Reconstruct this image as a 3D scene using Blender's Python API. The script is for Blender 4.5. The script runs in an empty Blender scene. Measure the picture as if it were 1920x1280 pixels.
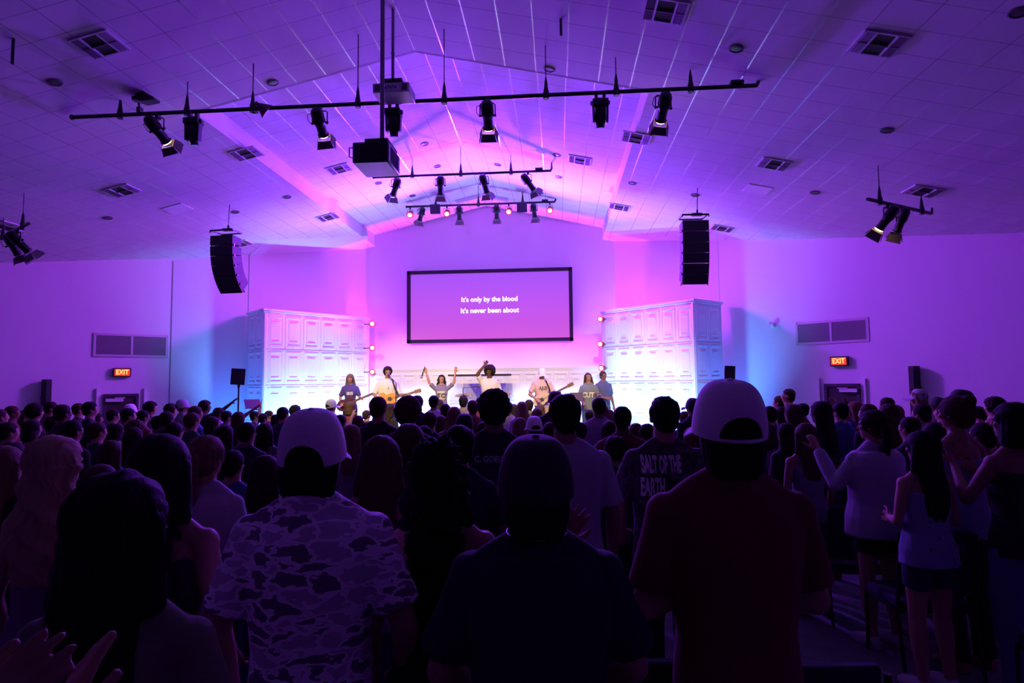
import bpy, bmesh, math, random
from mathutils import Vector, Matrix, noise
from mathutils.bvhtree import BVHTree
PI = math.pi
C = bpy.context.scene.collection
SC = bpy.context.scene

# ---------------------------------------------------------------- camera
FPX = 1130.0
EYE = Vector((0, 0, 1.85))
_F = Vector((86, 75.5, FPX)).normalized()
_X = -(FPX*FPX + 75.5*75.5 + 75.5*.011*86)/(86 - 75.5*.011)
_R = -Vector((_X, 75.5 - .011*(_X-86), FPX)).normalized()
_U = -_F.cross(_R)
def ray(px, py):
    v = Vector((px-960, py-640, FPX))
    return Vector((_R.dot(v), _F.dot(v), _U.dot(v)))
def at(px, py, y):                      # the point at room depth y seen at that place
    r = ray(px, py); return EYE + r*(y/r.y)
cam = bpy.data.objects.new('camera', bpy.data.cameras.new('camera'))
C.objects.link(cam); SC.camera = cam
cam.data.sensor_width = 36; cam.data.lens = FPX/1920*36
cam.data.clip_start = .05; cam.data.clip_end = 100
_r = Vector((_R.x, _F.x, _U.x)); _d = Vector((_R.y, _F.y, _U.y)); _f = Vector((_R.z, _F.z, _U.z))
cam.matrix_world = Matrix.Translation(EYE) @ Matrix((_r, -_d, -_f)).transposed().to_4x4()

# ---------------------------------------------------------------- world and exposure
w = bpy.data.worlds.new('world'); SC.world = w; w.use_nodes = True
w.node_tree.nodes['Background'].inputs[0].default_value = (.25, .06, 1, 1)
w.node_tree.nodes['Background'].inputs[1].default_value = .0
SC.view_settings.view_transform = 'Standard'
SC.view_settings.look = 'None'
SC.view_settings.gamma = 1
SC.view_settings.exposure = 0.0
SC.cycles.max_bounces = 6; SC.cycles.diffuse_bounces = 5; SC.cycles.glossy_bounces = 3
SC.cycles.sample_clamp_indirect = 4; SC.cycles.caustics_reflective = False; SC.cycles.caustics_refractive = False
SC.cycles.use_denoising = True

# ---------------------------------------------------------------- the washes of the stage rig, plus added side-wall fill
def lamp(name, kind, loc, aim, energy, col, size=.15, spot=None, blend=.6):
    L = bpy.data.lights.new(name, kind); L.energy = energy; L.color = col
    if kind == 'SPOT':
        L.spot_size = spot; L.spot_blend = blend; L.shadow_soft_size = size
    elif kind == 'AREA':
        L.shape = 'DISK'; L.size = size
    else: L.shadow_soft_size = size
    o = bpy.data.objects.new(name, L); C.objects.link(o); o.location = loc
    if aim is not None:
        o.rotation_euler = (Vector(aim)-Vector(loc)).to_track_quat('-Z', 'Y').to_euler()
    return o
STG = .41                                # stage floor
VIO = (.42, .10, 1); BLU = (.02, .28, 1); CYA = (.05, .75, 1); PNK = (1, .16, .75); WRM = (1, .72, .36)
XR = -1.97
LK = 1.0
for i in range(9):                        # floor washes behind the low set wall, up the back wall
    x = -5.0+i*.8
    lamp('violet_wash', 'SPOT', (x, 16.62, STG+.25), (x, 16.8, 6), 330, (.55, .045, 1), .06, 2.8, .9)
for i in range(8):                        # cyan floor pars at the foot of the set
    x = -4.5+i*.74
    lamp('cyan_uplight', 'SPOT', (x, 15.0, STG+.1), (x, 16.35, .95), 520, (.20, .40, 1), .06, 1.0, .8)
for (ax, ay), (bx, by), (nx, ny) in (((-7.08, 14.06), (-5.28, 16.5), (.805, -.594)), ((1.19, 15.92), (3.11, 13.93), (-.72, -.694))):
    for k in (.12, .5, .88):              # cyan floor pars before the two set towers
        qx, qy = ax+(bx-ax)*k, ay+(by-ay)*k
        lamp('cyan_uplight', 'SPOT', (qx+nx*.95, qy+ny*.95, STG+.1), (qx, qy, 1.45), 430, (.12, .38, 1), .06, 1.45, .9)
for x, y, ax, ay in ((-8.0, 13.6, -7.5, 14.5), (3.95, 13.3, 3.5, 14.3)):
    lamp('blue_uplight', 'SPOT', (x, y, .1), (ax, ay, 1.4), 270, (.03, .20, 1), .06, 2.0, .9)
for x, y, z, ax, ay, az, e, c in ((-4.75, 15.6, 3.55, XR, 8, 5.2, 420, (.30, .025, 1)), (1.0, 15.6, 3.55, XR, 8, 5.2, 420, (.30, .025, 1)),
                                  (-3.3, 14.8, 5.55, -4, 8, 5.2, 2100, (.20, .022, 1)), (-.6, 14.8, 5.55, 1.0, 8, 5.2, 2500, (.20, .022, 1)), (XR, 14.8, 5.6, XR, 8, 5.6, 350, (.25, .04, 1)),
                                  (-5.2, 15.2, 3.9, -6.0, 17, 4.4, 90, (.5, .03, 1)), (1.5, 15.2, 3.9, 2.1, 17, 4.4, 90, (.5, .03, 1))):
    lamp('violet_room_wash', 'SPOT', (x, y, z), (ax, ay, az), e, c, .08, 3.1, .9)
for s in (-1, 1):                         # added fill by the far pipe, no fixture there, to brighten the side walls
    lamp('added_wall_fill', 'SPOT', (XR+s*1.3, 14.8, 5.3), (XR+s*8.6, 12.2, 2.6), 1300, (.52, .035, .85), .5, 1.35, 1)

for x, ax in ((-5.0, -6.0), (-3.2, -3.3), (-.7, -.6), (1.1, 2.1)):     # steep pale-blue beams onto the ceiling by the gable
    lamp('pale_up_beam', 'SPOT', (x, 15.3, STG+.1), (ax, 14.4, 6.2), 800, (.20, .42, 1), .06, .95, 1)


# ---------------------------------------------------------------- materials
MATS = {}
def mat(name, col=(.5, .5, .5), rough=.7, metal=0, emit=None, es=0, alpha=1, spec=.5, trans=0, nz=None, bump=None, sheen=0):
    """nz=(scale, amount): procedural mottling of the colour; bump=(scale, strength)"""
    if name in MATS: return MATS[name]
    m = bpy.data.materials.new(name); m.use_nodes = True; MATS[name] = m
    nt = m.node_tree; b = nt.nodes['Principled BSDF']
    b.inputs['Base Color'].default_value = (*col, 1); b.inputs['Roughness'].default_value = rough
    b.inputs['Metallic'].default_value = metal; b.inputs['Alpha'].default_value = alpha
    b.inputs['Specular IOR Level'].default_value = spec; b.inputs['Transmission Weight'].default_value = trans
    if sheen: b.inputs['Sheen Weight'].default_value = sheen
    if emit: b.inputs['Emission Color'].default_value = (*emit, 1); b.inputs['Emission Strength'].default_value = es
    if nz or bump:
        tc = nt.nodes.new('ShaderNodeTexCoord')
    if nz:
        n = nt.nodes.new('ShaderNodeTexNoise'); n.inputs['Scale'].default_value = nz[0]; n.inputs['Detail'].default_value = 4
        nt.links.new(tc.outputs['Object'], n.inputs['Vector'])
        mx = nt.nodes.new('ShaderNodeMix'); mx.data_type = 'RGBA'
        mx.inputs[6].default_value = tuple(c*(1-nz[1]) for c in col)+(1,); mx.inputs[7].default_value = tuple(min(1, c*(1+nz[1])) for c in col)+(1,)
        nt.links.new(n.outputs['Fac'], mx.inputs[0]); nt.links.new(mx.outputs[2], b.inputs['Base Color'])
    if bump:
        n = nt.nodes.new('ShaderNodeTexNoise'); n.inputs['Scale'].default_value = bump[0]; n.inputs['Detail'].default_value = 5
        nt.links.new(tc.outputs['Object'], n.inputs['Vector'])
        bp = nt.nodes.new('ShaderNodeBump'); bp.inputs['Strength'].default_value = bump[1]; bp.inputs['Distance'].default_value = .01
        nt.links.new(n.outputs['Fac'], bp.inputs['Height']); nt.links.new(bp.outputs[0], b.inputs['Normal'])
    return m
def mnode(nt, op, a, b=None, c=None):
    n = nt.nodes.new('ShaderNodeMath'); n.operation = op
    for i, v in enumerate((a, b, c)):
        if v is None: continue
        if isinstance(v, (int, float)): n.inputs[i].default_value = v
        else: nt.links.new(v, n.inputs[i])
    return n.outputs[0]
def tile_mat(name, y0):
    m = mat(name, (.80, .80, .80), .85)
    nt = m.node_tree; b = nt.nodes['Principled BSDF']
    tc = nt.nodes.new('ShaderNodeTexCoord'); sp = nt.nodes.new('ShaderNodeSeparateXYZ'); nt.links.new(tc.outputs['Object'], sp.inputs[0])
    def line(out, off, pitch, w):
        q = mnode(nt, 'DIVIDE', mnode(nt, 'SUBTRACT', out, off), pitch)
        f = mnode(nt, 'FRACT', mnode(nt, 'ADD', q, 100.5))
        return mnode(nt, 'LESS_THAN', mnode(nt, 'ABSOLUTE', mnode(nt, 'SUBTRACT', f, .5)), w/pitch/2)
    lx = line(sp.outputs[0], XR, .433, .016); ly = line(sp.outputs[1], y0, .4155, .016)
    n = nt.nodes.new('ShaderNodeTexNoise'); n.inputs['Scale'].default_value = 260; nt.links.new(tc.outputs['Object'], n.inputs['Vector'])
    w2 = nt.nodes.new('ShaderNodeTexWhiteNoise'); w2.noise_dimensions = '2D'
    cb = nt.nodes.new('ShaderNodeCombineXYZ')
    nt.links.new(mnode(nt, 'FLOOR', mnode(nt, 'DIVIDE', mnode(nt, 'SUBTRACT', sp.outputs[0], XR), .433)), cb.inputs[0])
    nt.links.new(mnode(nt, 'FLOOR', mnode(nt, 'DIVIDE', mnode(nt, 'SUBTRACT', sp.outputs[1], y0), .4155)), cb.inputs[1])
    nt.links.new(cb.outputs[0], w2.inputs['Vector'])
    v = mnode(nt, 'ADD', mnode(nt, 'MULTIPLY', n.outputs['Fac'], .10), mnode(nt, 'MULTIPLY', w2.outputs[0], .03))
    base = mnode(nt, 'ADD', v, .68)
    # the bars of the grid: glossy paint along the room, matt shadow gaps across
    dk = mnode(nt, 'SUBTRACT', base, mnode(nt, 'MULTIPLY', ly, .26))
    cc = nt.nodes.new('ShaderNodeCombineColor')
    for i in range(3): nt.links.new(dk, cc.inputs[i])
    nt.links.new(cc.outputs[0], b.inputs['Base Color'])
    nt.links.new(mnode(nt, 'SUBTRACT', .9, mnode(nt, 'MULTIPLY', lx, .72)), b.inputs['Roughness'])
    nt.links.new(mnode(nt, 'MULTIPLY', lx, .35), b.inputs['Metallic'])
    return m
M_WALL = mat('wall_paint', (.78, .78, .78), .75, bump=(60, .12))
M_DRY = mat('drywall', (.80, .80, .80), .8)
M_BLK = mat('black_metal', (.012, .012, .013), .45)
M_BLKM = mat('black_matte', (.010, .010, .011), .8)
M_PANEL = mat('white_set_paint', (.82, .82, .82), .5)
M_WHITE = mat('white_metal', (.72, .72, .72), .4)
M_GREY = mat('grey_metal', (.28, .28, .28), .4, .6)
M_DOOR = mat('dark_door', (.03, .022, .022), .5)

# ---------------------------------------------------------------- mesh helpers
class MB:
    def __init__(s): s.v = []; s.f = []; s.m = []
    def add(s, vs, fs, mi=0):
        o = len(s.v); s.v += [tuple(v) for v in vs]; s.f += [tuple(i+o for i in f) for f in fs]; s.m += [mi]*len(fs)
    def box(s, c, size, rot=None, mi=0):
        hx, hy, hz = size[0]/2, size[1]/2, size[2]/2
        vs = [Vector((x, y, z)) for x in (-hx, hx) for y in (-hy, hy) for z in (-hz, hz)]
        if rot is not None: vs = [rot @ v for v in vs]
        c = Vector(c)
        s.add([v+c for v in vs], [(0, 1, 3, 2), (4, 6, 7, 5), (0, 4, 5, 1), (2, 3, 7, 6), (0, 2, 6, 4), (1, 5, 7, 3)], mi)
    def tube(s, pts, r, n=8, mi=0, cap=True):
        pts = [Vector(p) for p in pts]; rs = r if isinstance(r, (list, tuple)) else [r]*len(pts)
        up = None; vs = []
        for i, p in enumerate(pts):
            t = (pts[min(i+1, len(pts)-1)]-pts[max(i-1, 0)]).normalized()
            if up is None: up = Vector((0, 0, 1)) if abs(t.z) < .9 else Vector((1, 0, 0))
            a = t.cross(up)
            if a.length < 1e-4: a = t.cross(Vector((0, 1, 0)))
            a.normalize(); b = a.cross(t).normalized(); up = b
            for k in range(n):
                an = 2*PI*k/n; vs.append(p + a*(math.cos(an)*rs[i]) + b*(math.sin(an)*rs[i]))
        fs = []
        for i in range(len(pts)-1):
            for k in range(n): fs.append((i*n+k, i*n+(k+1) % n, (i+1)*n+(k+1) % n, (i+1)*n+k))
        if cap: fs += [tuple(range(n-1, -1, -1)), tuple((len(pts)-1)*n+k for k in range(n))]
        s.add(vs, fs, mi)
    def lathe(s, prof, n=16, M=Matrix(), mi=0):      # prof: (r, z) pairs around local z
        vs = []
        for r, z in prof:
            for k in range(n): vs.append(M @ Vector((r*math.cos(2*PI*k/n), r*math.sin(2*PI*k/n), z)))
        fs = [(i*n+k, i*n+(k+1) % n, (i+1)*n+(k+1) % n, (i+1)*n+k) for i in range(len(prof)-1) for k in range(n)]
        fs += [tuple(range(n-1, -1, -1)), tuple((len(prof)-1)*n+k for k in range(n))]
        s.add(vs, fs, mi)
    def loft(s, rings, mi=0, cap=True):
        n = len(rings[0]); vs = [p for r in rings for p in r]
        fs = [(i*n+k, i*n+(k+1) % n, (i+1)*n+(k+1) % n, (i+1)*n+k) for i in range(len(rings)-1) for k in range(n)]
        if cap: fs += [tuple(range(n-1, -1, -1)), tuple((len(rings)-1)*n+k for k in range(n))]
        s.add(vs, fs, mi)
    def prism(s, poly, z0, z1, M=Matrix(), mi=0):
        n = len(poly); vs = [M @ Vector((x, y, z0)) for x, y in poly]+[M @ Vector((x, y, z1)) for x, y in poly]
        s.add(vs, [tuple(range(n-1, -1, -1)), tuple(range(n, 2*n))]+[(k, (k+1) % n, n+(k+1) % n, n+k) for k in range(n)], mi)
    def mesh(s, name, mats, smooth=False):
        me = bpy.data.meshes.new(name); me.from_pydata(s.v, [], s.f)
        for m in mats: me.materials.append(m)
        me.polygons.foreach_set('material_index', s.m)
        bm = bmesh.new(); bm.from_mesh(me); bmesh.ops.recalc_face_normals(bm, faces=bm.faces[:]); bm.to_mesh(me); bm.free()
        if smooth:
            me.polygons.foreach_set('use_smooth', [True]*len(me.polygons))
            if smooth is not True: me.set_sharp_from_angle(angle=smooth)
        me.update(); return me
    def build(s, name, mats, parent=None, smooth=.7, bevel=0):
        if not isinstance(mats, (list, tuple)): mats = [mats]
        o = bpy.data.objects.new(name, s.mesh(name, mats, smooth)); C.objects.link(o)
        if parent is not None: o.parent = parent
        if bevel:
            b = o.modifiers.new('bevel', 'BEVEL'); b.width = bevel; b.segments = 2; b.limit_method = 'ANGLE'
        return o
def thing(name, label, cat, loc=(0, 0, 0), rz=0, group=None):
    o = bpy.data.objects.new(name, None); C.objects.link(o); o.location = loc; o.rotation_euler = (0, 0, rz)
    o.empty_display_size = .1
    return tag(o, label, cat, group)
def tag(o, label, cat, group=None):
    o['label'] = label; o['category'] = cat
    if group: o['group'] = group
    return o
def struct(o): o['kind'] = 'structure'; return o
def dup(o, label=None, loc=None, rz=None, parent=None):
    c = o.copy(); C.objects.link(c)
    if parent is not None: c.parent = parent
    if label: c['label'] = label
    if loc is not None: c.location = loc
    if rz is not None: c.rotation_euler = (0, 0, rz)
    for ch in list(o.children): dup(ch, parent=c)
    return c
def R3(axis, a): return Matrix.Rotation(a, 3, axis)

# ---------------------------------------------------------------- room shell
def floor_z(y): return -.03*(min(max(y, 2), 13)-2)
SL = .225; ZL = 6.60; ZU = 6.93
def ceil_z(x, y): 
    up = (8.25 < y < 17.3) and abs(x-XR) < 3.31
    return (ZU if up else ZL) - SL*abs(x-XR)
def onceil(px, py, zr=ZL):
    r = ray(px, py)
    for sg in (-1, 1):
        t = (zr-EYE.z+SL*sg*XR)/(r.z+SL*sg*r.x); p = EYE+r*t
        if t > 0 and sg*(p.x-XR) >= 0: return p
def onplane(px, py, a, b):               # on the upright plane through the plan points a and b
    r = ray(px, py); d = Vector((b[0]-a[0], b[1]-a[1])); n = Vector((-d.y, d.x))
    t = (n.x*a[0]+n.y*a[1])/(n.x*r.x+n.y*r.y); return EYE+r*t

m = mat('carpet', (.13, .11, .13), .95, nz=(7, .5), bump=(300, .5))
mb = MB(); xs = (-16, 12)
ys = [-16, 2, 13, 18.5]
for a, b in zip(ys, ys[1:]):
    za, zb = floor_z(a), floor_z(b)
    mb.add([(xs[0], a, za), (xs[1], a, za), (xs[1], b, zb), (xs[0], b, zb), (xs[0], a, za-.2), (xs[1], a, za-.2), (xs[1], b, zb-.2), (xs[0], b, zb-.2)],
           [(0, 1, 2, 3), (7, 6, 5, 4), (0, 4, 5, 1), (2, 6, 7, 3)])
struct(mb.build('floor', m))

WL = [(-14.6, 8.4), (-11.535, 11.56), (-9.316, 13.844), (-5.56, 17.06)]
WR = [(10.66, 8.4), (8.119, 10.97), (5.274, 13.737), (1.657, 17.0)]
def wall(name, a, b, z1=7.4, th=.2, z0=-.5, m=M_WALL):
    a = Vector((*a, 0)); b = Vector((*b, 0)); d = (b-a).normalized(); n = Vector((-d.y, d.x, 0))*th
    mb = MB(); mb.add([a+Vector((0, 0, z0)), b+Vector((0, 0, z0)), b+n+Vector((0, 0, z0)), a+n+Vector((0, 0, z0)),
                       a+Vector((0, 0, z1)), b+Vector((0, 0, z1)), b+n+Vector((0, 0, z1)), a+n+Vector((0, 0, z1))],
                      [(0, 1, 2, 3), (4, 5, 6, 7), (0, 1, 5, 4), (1, 2, 6, 5), (2, 3, 7, 6), (3, 0, 4, 7)])
    return struct(mb.build(name, m))
wall('wall_left_side', (-14.6, -15.8), WL[0])
wall('wall_left_outer', WL[0], WL[2])
wall('wall_left_inner', WL[2], (-7.98, 15.0))
wall('wall_back', (-5.6, 17.06), (1.7, 17.0))
wall('wall_right_inner', (3.957, 14.928), WR[2])
wall('wall_right_outer', WR[2], WR[0])
wall('wall_right_side', WR[0], (10.66, -15.8))
wall('wall_rear', (10.66, -15.8), (-14.6, -15.8))
# the walls flanking the stage stand a little proud under a canted drywall soffit
def off(p, q, d):
    v = Vector((q[0]-p[0], q[1]-p[1])).normalized(); return (-v.y*d, v.x*d)
fl = [at(468, 478, 14.985), at(685, 467, 16.94)]
fr = [at(1152, 452, 16.88), at(1345, 450, 14.92)]
def flank(name, a, b, aw, bw):
    mb = MB(); q = [(a.x, a.y), (b.x, b.y), bw, aw]
    mb.add([(x, y, -.5) for x, y in q]+[(x, y, 7.4) for x, y in q], [(0, 1, 2, 3), (4, 5, 6, 7), (0, 1, 5, 4), (1, 2, 6, 5), (2, 3, 7, 6), (3, 0, 4, 7)])
    struct(mb.build(name, M_WALL))
flank('wall_left_flank', fl[0], fl[1], (-7.98, 15.05), (-5.5, 17.2))
flank('wall_right_flank', fr[0], fr[1], (1.6, 17.2), (3.98, 15.0))
mb = MB()
for A, B, Cc, D in ((onceil(500, 450), onceil(690, 442), fl[1], fl[0]), (onceil(1152, 432), onceil(1322, 440), fr[1], fr[0])):
    pts = [A, B, Cc, D]; n = (B-A).cross(D-A).normalized(); n = n if n.z > 0 else -n
    mb.add(pts+[p+n*.25 for p in pts], [(0, 1, 2, 3), (4, 5, 6, 7), (0, 1, 5, 4), (1, 2, 6, 5), (2, 3, 7, 6), (3, 0, 4, 7)])
struct(mb.build('trim_1', M_DRY)).name = 'trim_soffit'
# ceiling: two slopes; over the stage end the middle bay lies one step higher
mb = MB(); BX = 3.30; TH = .08
def slab(x0, x1, y0, y1, zr, mi):
    q = [(x0, y0), (x1, y0), (x1, y1), (x0, y1)]
    v = [(x, y, zr-SL*abs(x-XR)) for x, y in q]
    mb.add(v+[(x, y, z+TH) for x, y, z in v], [(3, 2, 1, 0), (4, 5, 6, 7), (0, 1, 5, 4), (1, 2, 6, 5), (2, 3, 7, 6), (3, 0, 4, 7)], mi)
for sg in (-1, 1):
    e = XR+sg*BX; o = XR+sg*13
    slab(*sorted((XR, o)), -16, 8.25, ZL, 0)
    slab(*sorted((e, o)), 8.25, 17.3, ZL, 0)
    slab(*sorted((XR, e)), 8.25, 17.3, ZU, 1)
    ze = ZL-SL*BX
    mb.box((e+sg*.02, 12.63, ze+.2), (.05, 8.86, .40), None, 2)
    # the upright face at the front of the raised bay
    mb.add([(XR, 8.2, ZL), (e, 8.2, ze), (e, 8.2, ze+.4), (XR, 8.2, ZU+.08), (XR, 8.25, ZL), (e, 8.25, ze), (e, 8.25, ze+.4), (XR, 8.25, ZU+.08)],
           [(0, 1, 2, 3), (4, 5, 6, 7), (0, 1, 5, 4), (2, 3, 7, 6), (1, 2, 6, 5)], 2)
struct(mb.build('ceiling', [tile_mat('ceiling_tile', 7.37), tile_mat('ceiling_tile_raised', 9.17), M_DRY], smooth=False))

# seam strip on the left wall
a = onplane(321, 620, WL[1], WL[2])
d = (Vector(WL[2])-Vector(WL[1])).normalized(); rot = R3('Z', math.atan2(d.y, d.x))
mb = MB(); mb.box((a.x, a.y, 2.28), (.02, .02, 5.2), rot); struct(mb.build('trim_2', mat('seam_strip', (.30, .28, .30), .6)))

# ---------------------------------------------------------------- doors, grilles, signs on the walls
def wallframe(a, b):
    d = Vector((b[0]-a[0], b[1]-a[1], 0)).normalized(); return R3('Z', math.atan2(d.y, d.x)), d, Vector((d.y, -d.x, 0))
def door(n, x0, x1, ytop, a, b, cx0, cx1, side):
    p0 = onplane(x0, ytop, a, b); p1 = onplane(x1, ytop, a, b); rot, d, nn = wallframe(a, b)
    wd = (Vector((p1.x, p1.y))-Vector((p0.x, p0.y))).length; zt = (p0.z+p1.z)/2; zb = floor_z(12.5)
    c = Vector(((p0.x+p1.x)/2, (p0.y+p1.y)/2, (zt+zb)/2)); root = bpy.data.objects.new('door_%d' % n, None); C.objects.link(root); root['kind'] = 'structure'
    def P(u, v, k): return Vector((c.x, c.y, 0))+d*u+nn*k+Vector((0, 0, v))
    mb = MB(); mb.box(P(0, (zt+zb)/2-.02, .012), (wd-.1, .05, zt-zb-.04), rot); mb.build('door_leaf', M_DOOR, root)
    mb = MB()
    for s in (-1, 1): mb.box(P(s*(wd/2-.025), (zt+zb)/2, .02), (.06, .09, zt-zb), rot)
    mb.box(P(0, zt-.03, .02), (wd, .09, .06), rot); mb.build('door_frame', mat('door_frame', (.05, .03, .06), .5), root)
    mb = MB(); mb.box(P(side*wd*.2, zt-.14, .07), (.34, .07, .07), rot); mb.box(P(side*wd*.05, zt-.09, .1), (.2, .03, .02), rot); mb.build('door_closer', mat('closer', (.7, .68, .72), .35), root)
    mb = MB(); mb.box(P(-side*wd*.38, zb+1.0, .05), (.05, .03, .18), rot); mb.tube([P(-side*wd*.38, zb+1, .06), P(-side*wd*.38, zb+1, .1), P(-side*wd*.26, zb+1, .1)], .012); mb.build('door_handle', M_GREY, root)
    # the shallow casing board round the opening, with its two upright edges
    mb = MB(); k0 = onplane(cx0, ytop-10, a, b); k1 = onplane(cx1, ytop-10, a, b)
    for k in (k0, k1): mb.box((k.x+nn.x*.02, k.y+nn.y*.02, (k.z+zb)/2), (.03, .06, k.z-zb), rot)
    struct(mb.build('trim_%d' % (n+2), M_WALL))
    return P
PL = door(1, 194, 259, 738, WL[1], WL[2], 182, 271, -1)
PR_ = door(2, 1547, 1613, 719, WR[2], WR[1], 1536, 1622, 1)
def grille(x0, x1, yt0, yt1, yb, a, b, side):
    p0 = onplane(x0, yt0, a, b); p1 = onplane(x1, yt1, a, b); pb = onplane(x0, yb, a, b); rot, d, nn = wallframe(a, b)
    wd = (Vector((p1.x, p1.y))-Vector((p0.x, p0.y))).length; h = p0.z-pb.z; c = (p0+p1)/2; c.z = p0.z-h/2
    t = thing('wall_grille', 'wide two-panel return-air grille on the wall above the %s exit sign' % side, 'vent', c, math.atan2(d.y, d.x))
    mb = MB()
    for s in (-1, 1): mb.box((s*wd/2, 0, 0), (.05, .05, h+.05)); mb.box((0, 0, s*h/2), (wd, .05, .05))
    mb.box((0, 0, 0), (.045, .05, h)); mb.build('frame', mat('grille_frame', (.6, .58, .6), .5), t)
    for s in (-1, 1):
        mb = MB(); mb.box((s*wd/4, .012, 0), (wd/2-.05, .015, h-.04), None, 1)
        for k in range(22): mb.box((s*wd/4, -.008, -h/2+.04+(h-.08)*k/21), (wd/2-.05, .03, .012), R3('X', .5))
        mb.build('louvre_panel', [mat('louvre', (.30, .29, .31), .6), mat('louvre_back', (.10, .10, .11), .8)], t)
grille(178, 313, 626, 632, 666, WL[1], WL[2], 'left')
grille(1494, 1626, 607, 596, 645, WR[2], WR[1], 'right')
def text_mesh(s, size, depth=.004, align='CENTER', name='t', bold=0, xs=1.0, space=1.0):
    cu = bpy.data.curves.new(name, 'FONT'); cu.body = s; cu.size = size; cu.extrude = depth; cu.align_x = align; cu.align_y = 'CENTER'; cu.offset = bold; cu.space_line = space
    o = bpy.data.objects.new(name, cu); C.objects.link(o)
    dg = bpy.context.evaluated_depsgraph_get(); me = bpy.data.meshes.new_from_object(o.evaluated_get(dg)); bpy.data.objects.remove(o)
    for v in me.vertices: v.co.x *= xs
    return me
def meshobj(name, me, m, parent, M=Matrix()):
    me.materials.clear(); me.materials.append(m); o = bpy.data.objects.new(name, me); C.objects.link(o)
    if parent is not None: o.parent = parent
    o.matrix_local = M; return o
def exit_sign(px, py, a, b, side):
    p = onplane(px, py, a, b); rot, d, nn = wallframe(a, b); p = p+nn*.05
    t = thing('exit_sign', 'glowing red EXIT sign in a black box above the %s dark door' % side, 'exit sign', p, math.atan2(d.y, d.x), )
    mb = MB(); mb.box((0, 0, 0), (.35, .08, .20)); mb.build('housing', M_BLK, t, bevel=.005)
    mb = MB(); mb.box((0, -.042, 0), (.30, .006, .155)); mb.build('lit_face', mat('exit_red', (.3, 0, 0), .5, emit=(1, .05, .02), es=.9), t)
    meshobj('lettering', text_mesh('EXIT', .15, .002, bold=.002, xs=.8), mat('exit_letters', (1, .3, .1), .5, emit=(1, .42, .08), es=2.4), t, Matrix.Translation((0, -.047, 0)) @ Matrix.Rotation(PI/2, 4, 'X'))
exit_sign(228, 698, WL[1], WL[2], 'left')
exit_sign(1575.5, 677, WR[2], WR[1], 'right')


# ---------------------------------------------------------------- the stage and its white panelled set
m = mat('stage_deck', (.05, .045, .05), .35, nz=(12, .3))
mb = MB(); mb.prism([(-7.3, 13.75), (-6.3, 12.75), (2.4, 12.75), (3.4, 13.75), (1.6, 16.95), (-5.5, 16.95)], -.4, STG)
st = mb.build('stage', m, bevel=.01); st['kind'] = 'structure'
def panel_mesh(w, h):
    """a moulded door panel: frame rails with sloped inner edges and a raised field"""
    mb = MB()
    def rect(hx, z0, z1): return [(-hx, z0), (hx, z0), (hx, z1), (-hx, z1)]
    levels = [(w/2-.010, .010, h-.010, -.003), (w/2-.024, .024, h-.024, .007), (w/2-.060, .075, h-.075, .007), (w/2-.078, .096, h-.096, .0),
              (w/2-.095, .125, h-.125, .0), (w/2-.120, .155, h-.155, .008), (w/2-.128, .164, h-.164, .008)]
    rings = [[(x, -d, z) for x, z in rect(hx, z0, z1)] for hx, z0, z1, d in levels]
    vs = [p for r in rings for p in r]; fs = []
    for i in range(len(rings)-1):
        for k in range(4): fs.append((i*4+k, i*4+(k+1) % 4, (i+1)*4+(k+1) % 4, (i+1)*4+k))
    j = (len(rings)-1)*4; fs.append((j, j+1, j+2, j+3)); fs.append((3, 2, 1, 0))
    mb.add(vs, fs)
    mb.box((0, -.018, h-.205), (w-.29, .022, .016)); mb.box((0, -.014, h-.060), (w-.12, .022, .016)); mb.box((0, -.014, .085), (w-.16, .024, .018)); mb.box((0, -.016, .185), (w-.29, .020, .014))
    return mb.mesh('panel', [M_PANEL], False)
def setwall(name, label, cat, corners, ztop, nrows, ncols, rowh, z0=STG, th=.18, cornice=.05, skip0=None):
    """corners: plan points left to right as seen from the hall; ncols per face"""
    root = thing(name, label, cat, (corners[0][0], corners[0][1], z0))
    o0 = Vector((corners[0][0], corners[0][1], z0)); mb = MB(); cb = MB()
    for (a, b), nc in zip(zip(corners, corners[1:]), ncols):
        a = Vector((*a, 0)); b = Vector((*b, 0)); L = (b-a).length; d = (b-a)/L; ang = math.atan2(d.y, d.x); rot = R3('Z', ang); n = Vector((d.y, -d.x, 0))
        mid = (a+b)/2-n*th/2-Vector((o0.x, o0.y, 0))
        mb.box((mid.x, mid.y, (ztop-z0)/2), (L-.002, th, ztop-z0), rot)
        cb.box((mid.x+n.x*cornice/2, mid.y+n.y*cornice/2, ztop-z0), (L+cornice*2*.9, th+cornice, .05), rot)
        cb.box((mid.x+n.x*cornice/4, mid.y+n.y*cornice/4, ztop-z0-.045), (L+cornice, th+cornice*.5, .04), rot)
        # corner posts
        for q in (a, b):
            cb.box((q.x-o0.x-n.x*.02, q.y-o0.y-n.y*.02, (ztop-z0-.06)/2), (.055, .055, ztop-z0-.06), rot)
        w = (L-.07)/nc; pm = None
        for r in range(nrows):
            zt = ztop-.10-r*rowh; h = min(rowh-.012, zt-z0-.01)
            if h < .3: continue
            me = panel_mesh(w, h)
            if r > 0: cb.box((mid.x+n.x*(th/2+.01), mid.y+n.y*(th/2+.01), zt-z0+.004), (L, .03, .016), rot)
            for c in range(nc):
                p = a+d*(.035+w*(c+.5))-o0; o = bpy.data.objects.new('panel', me); C.objects.link(o); o.parent = root
                o.location = (p.x+n.x*.003, p.y+n.y*.003, zt-h-z0); o.rotation_euler = (0, 0, ang)
    mb.build('wall_body', M_PANEL, root); cb.build('cornice', M_PANEL, root, bevel=.006)
    return root
ZT = 3.68
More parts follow.
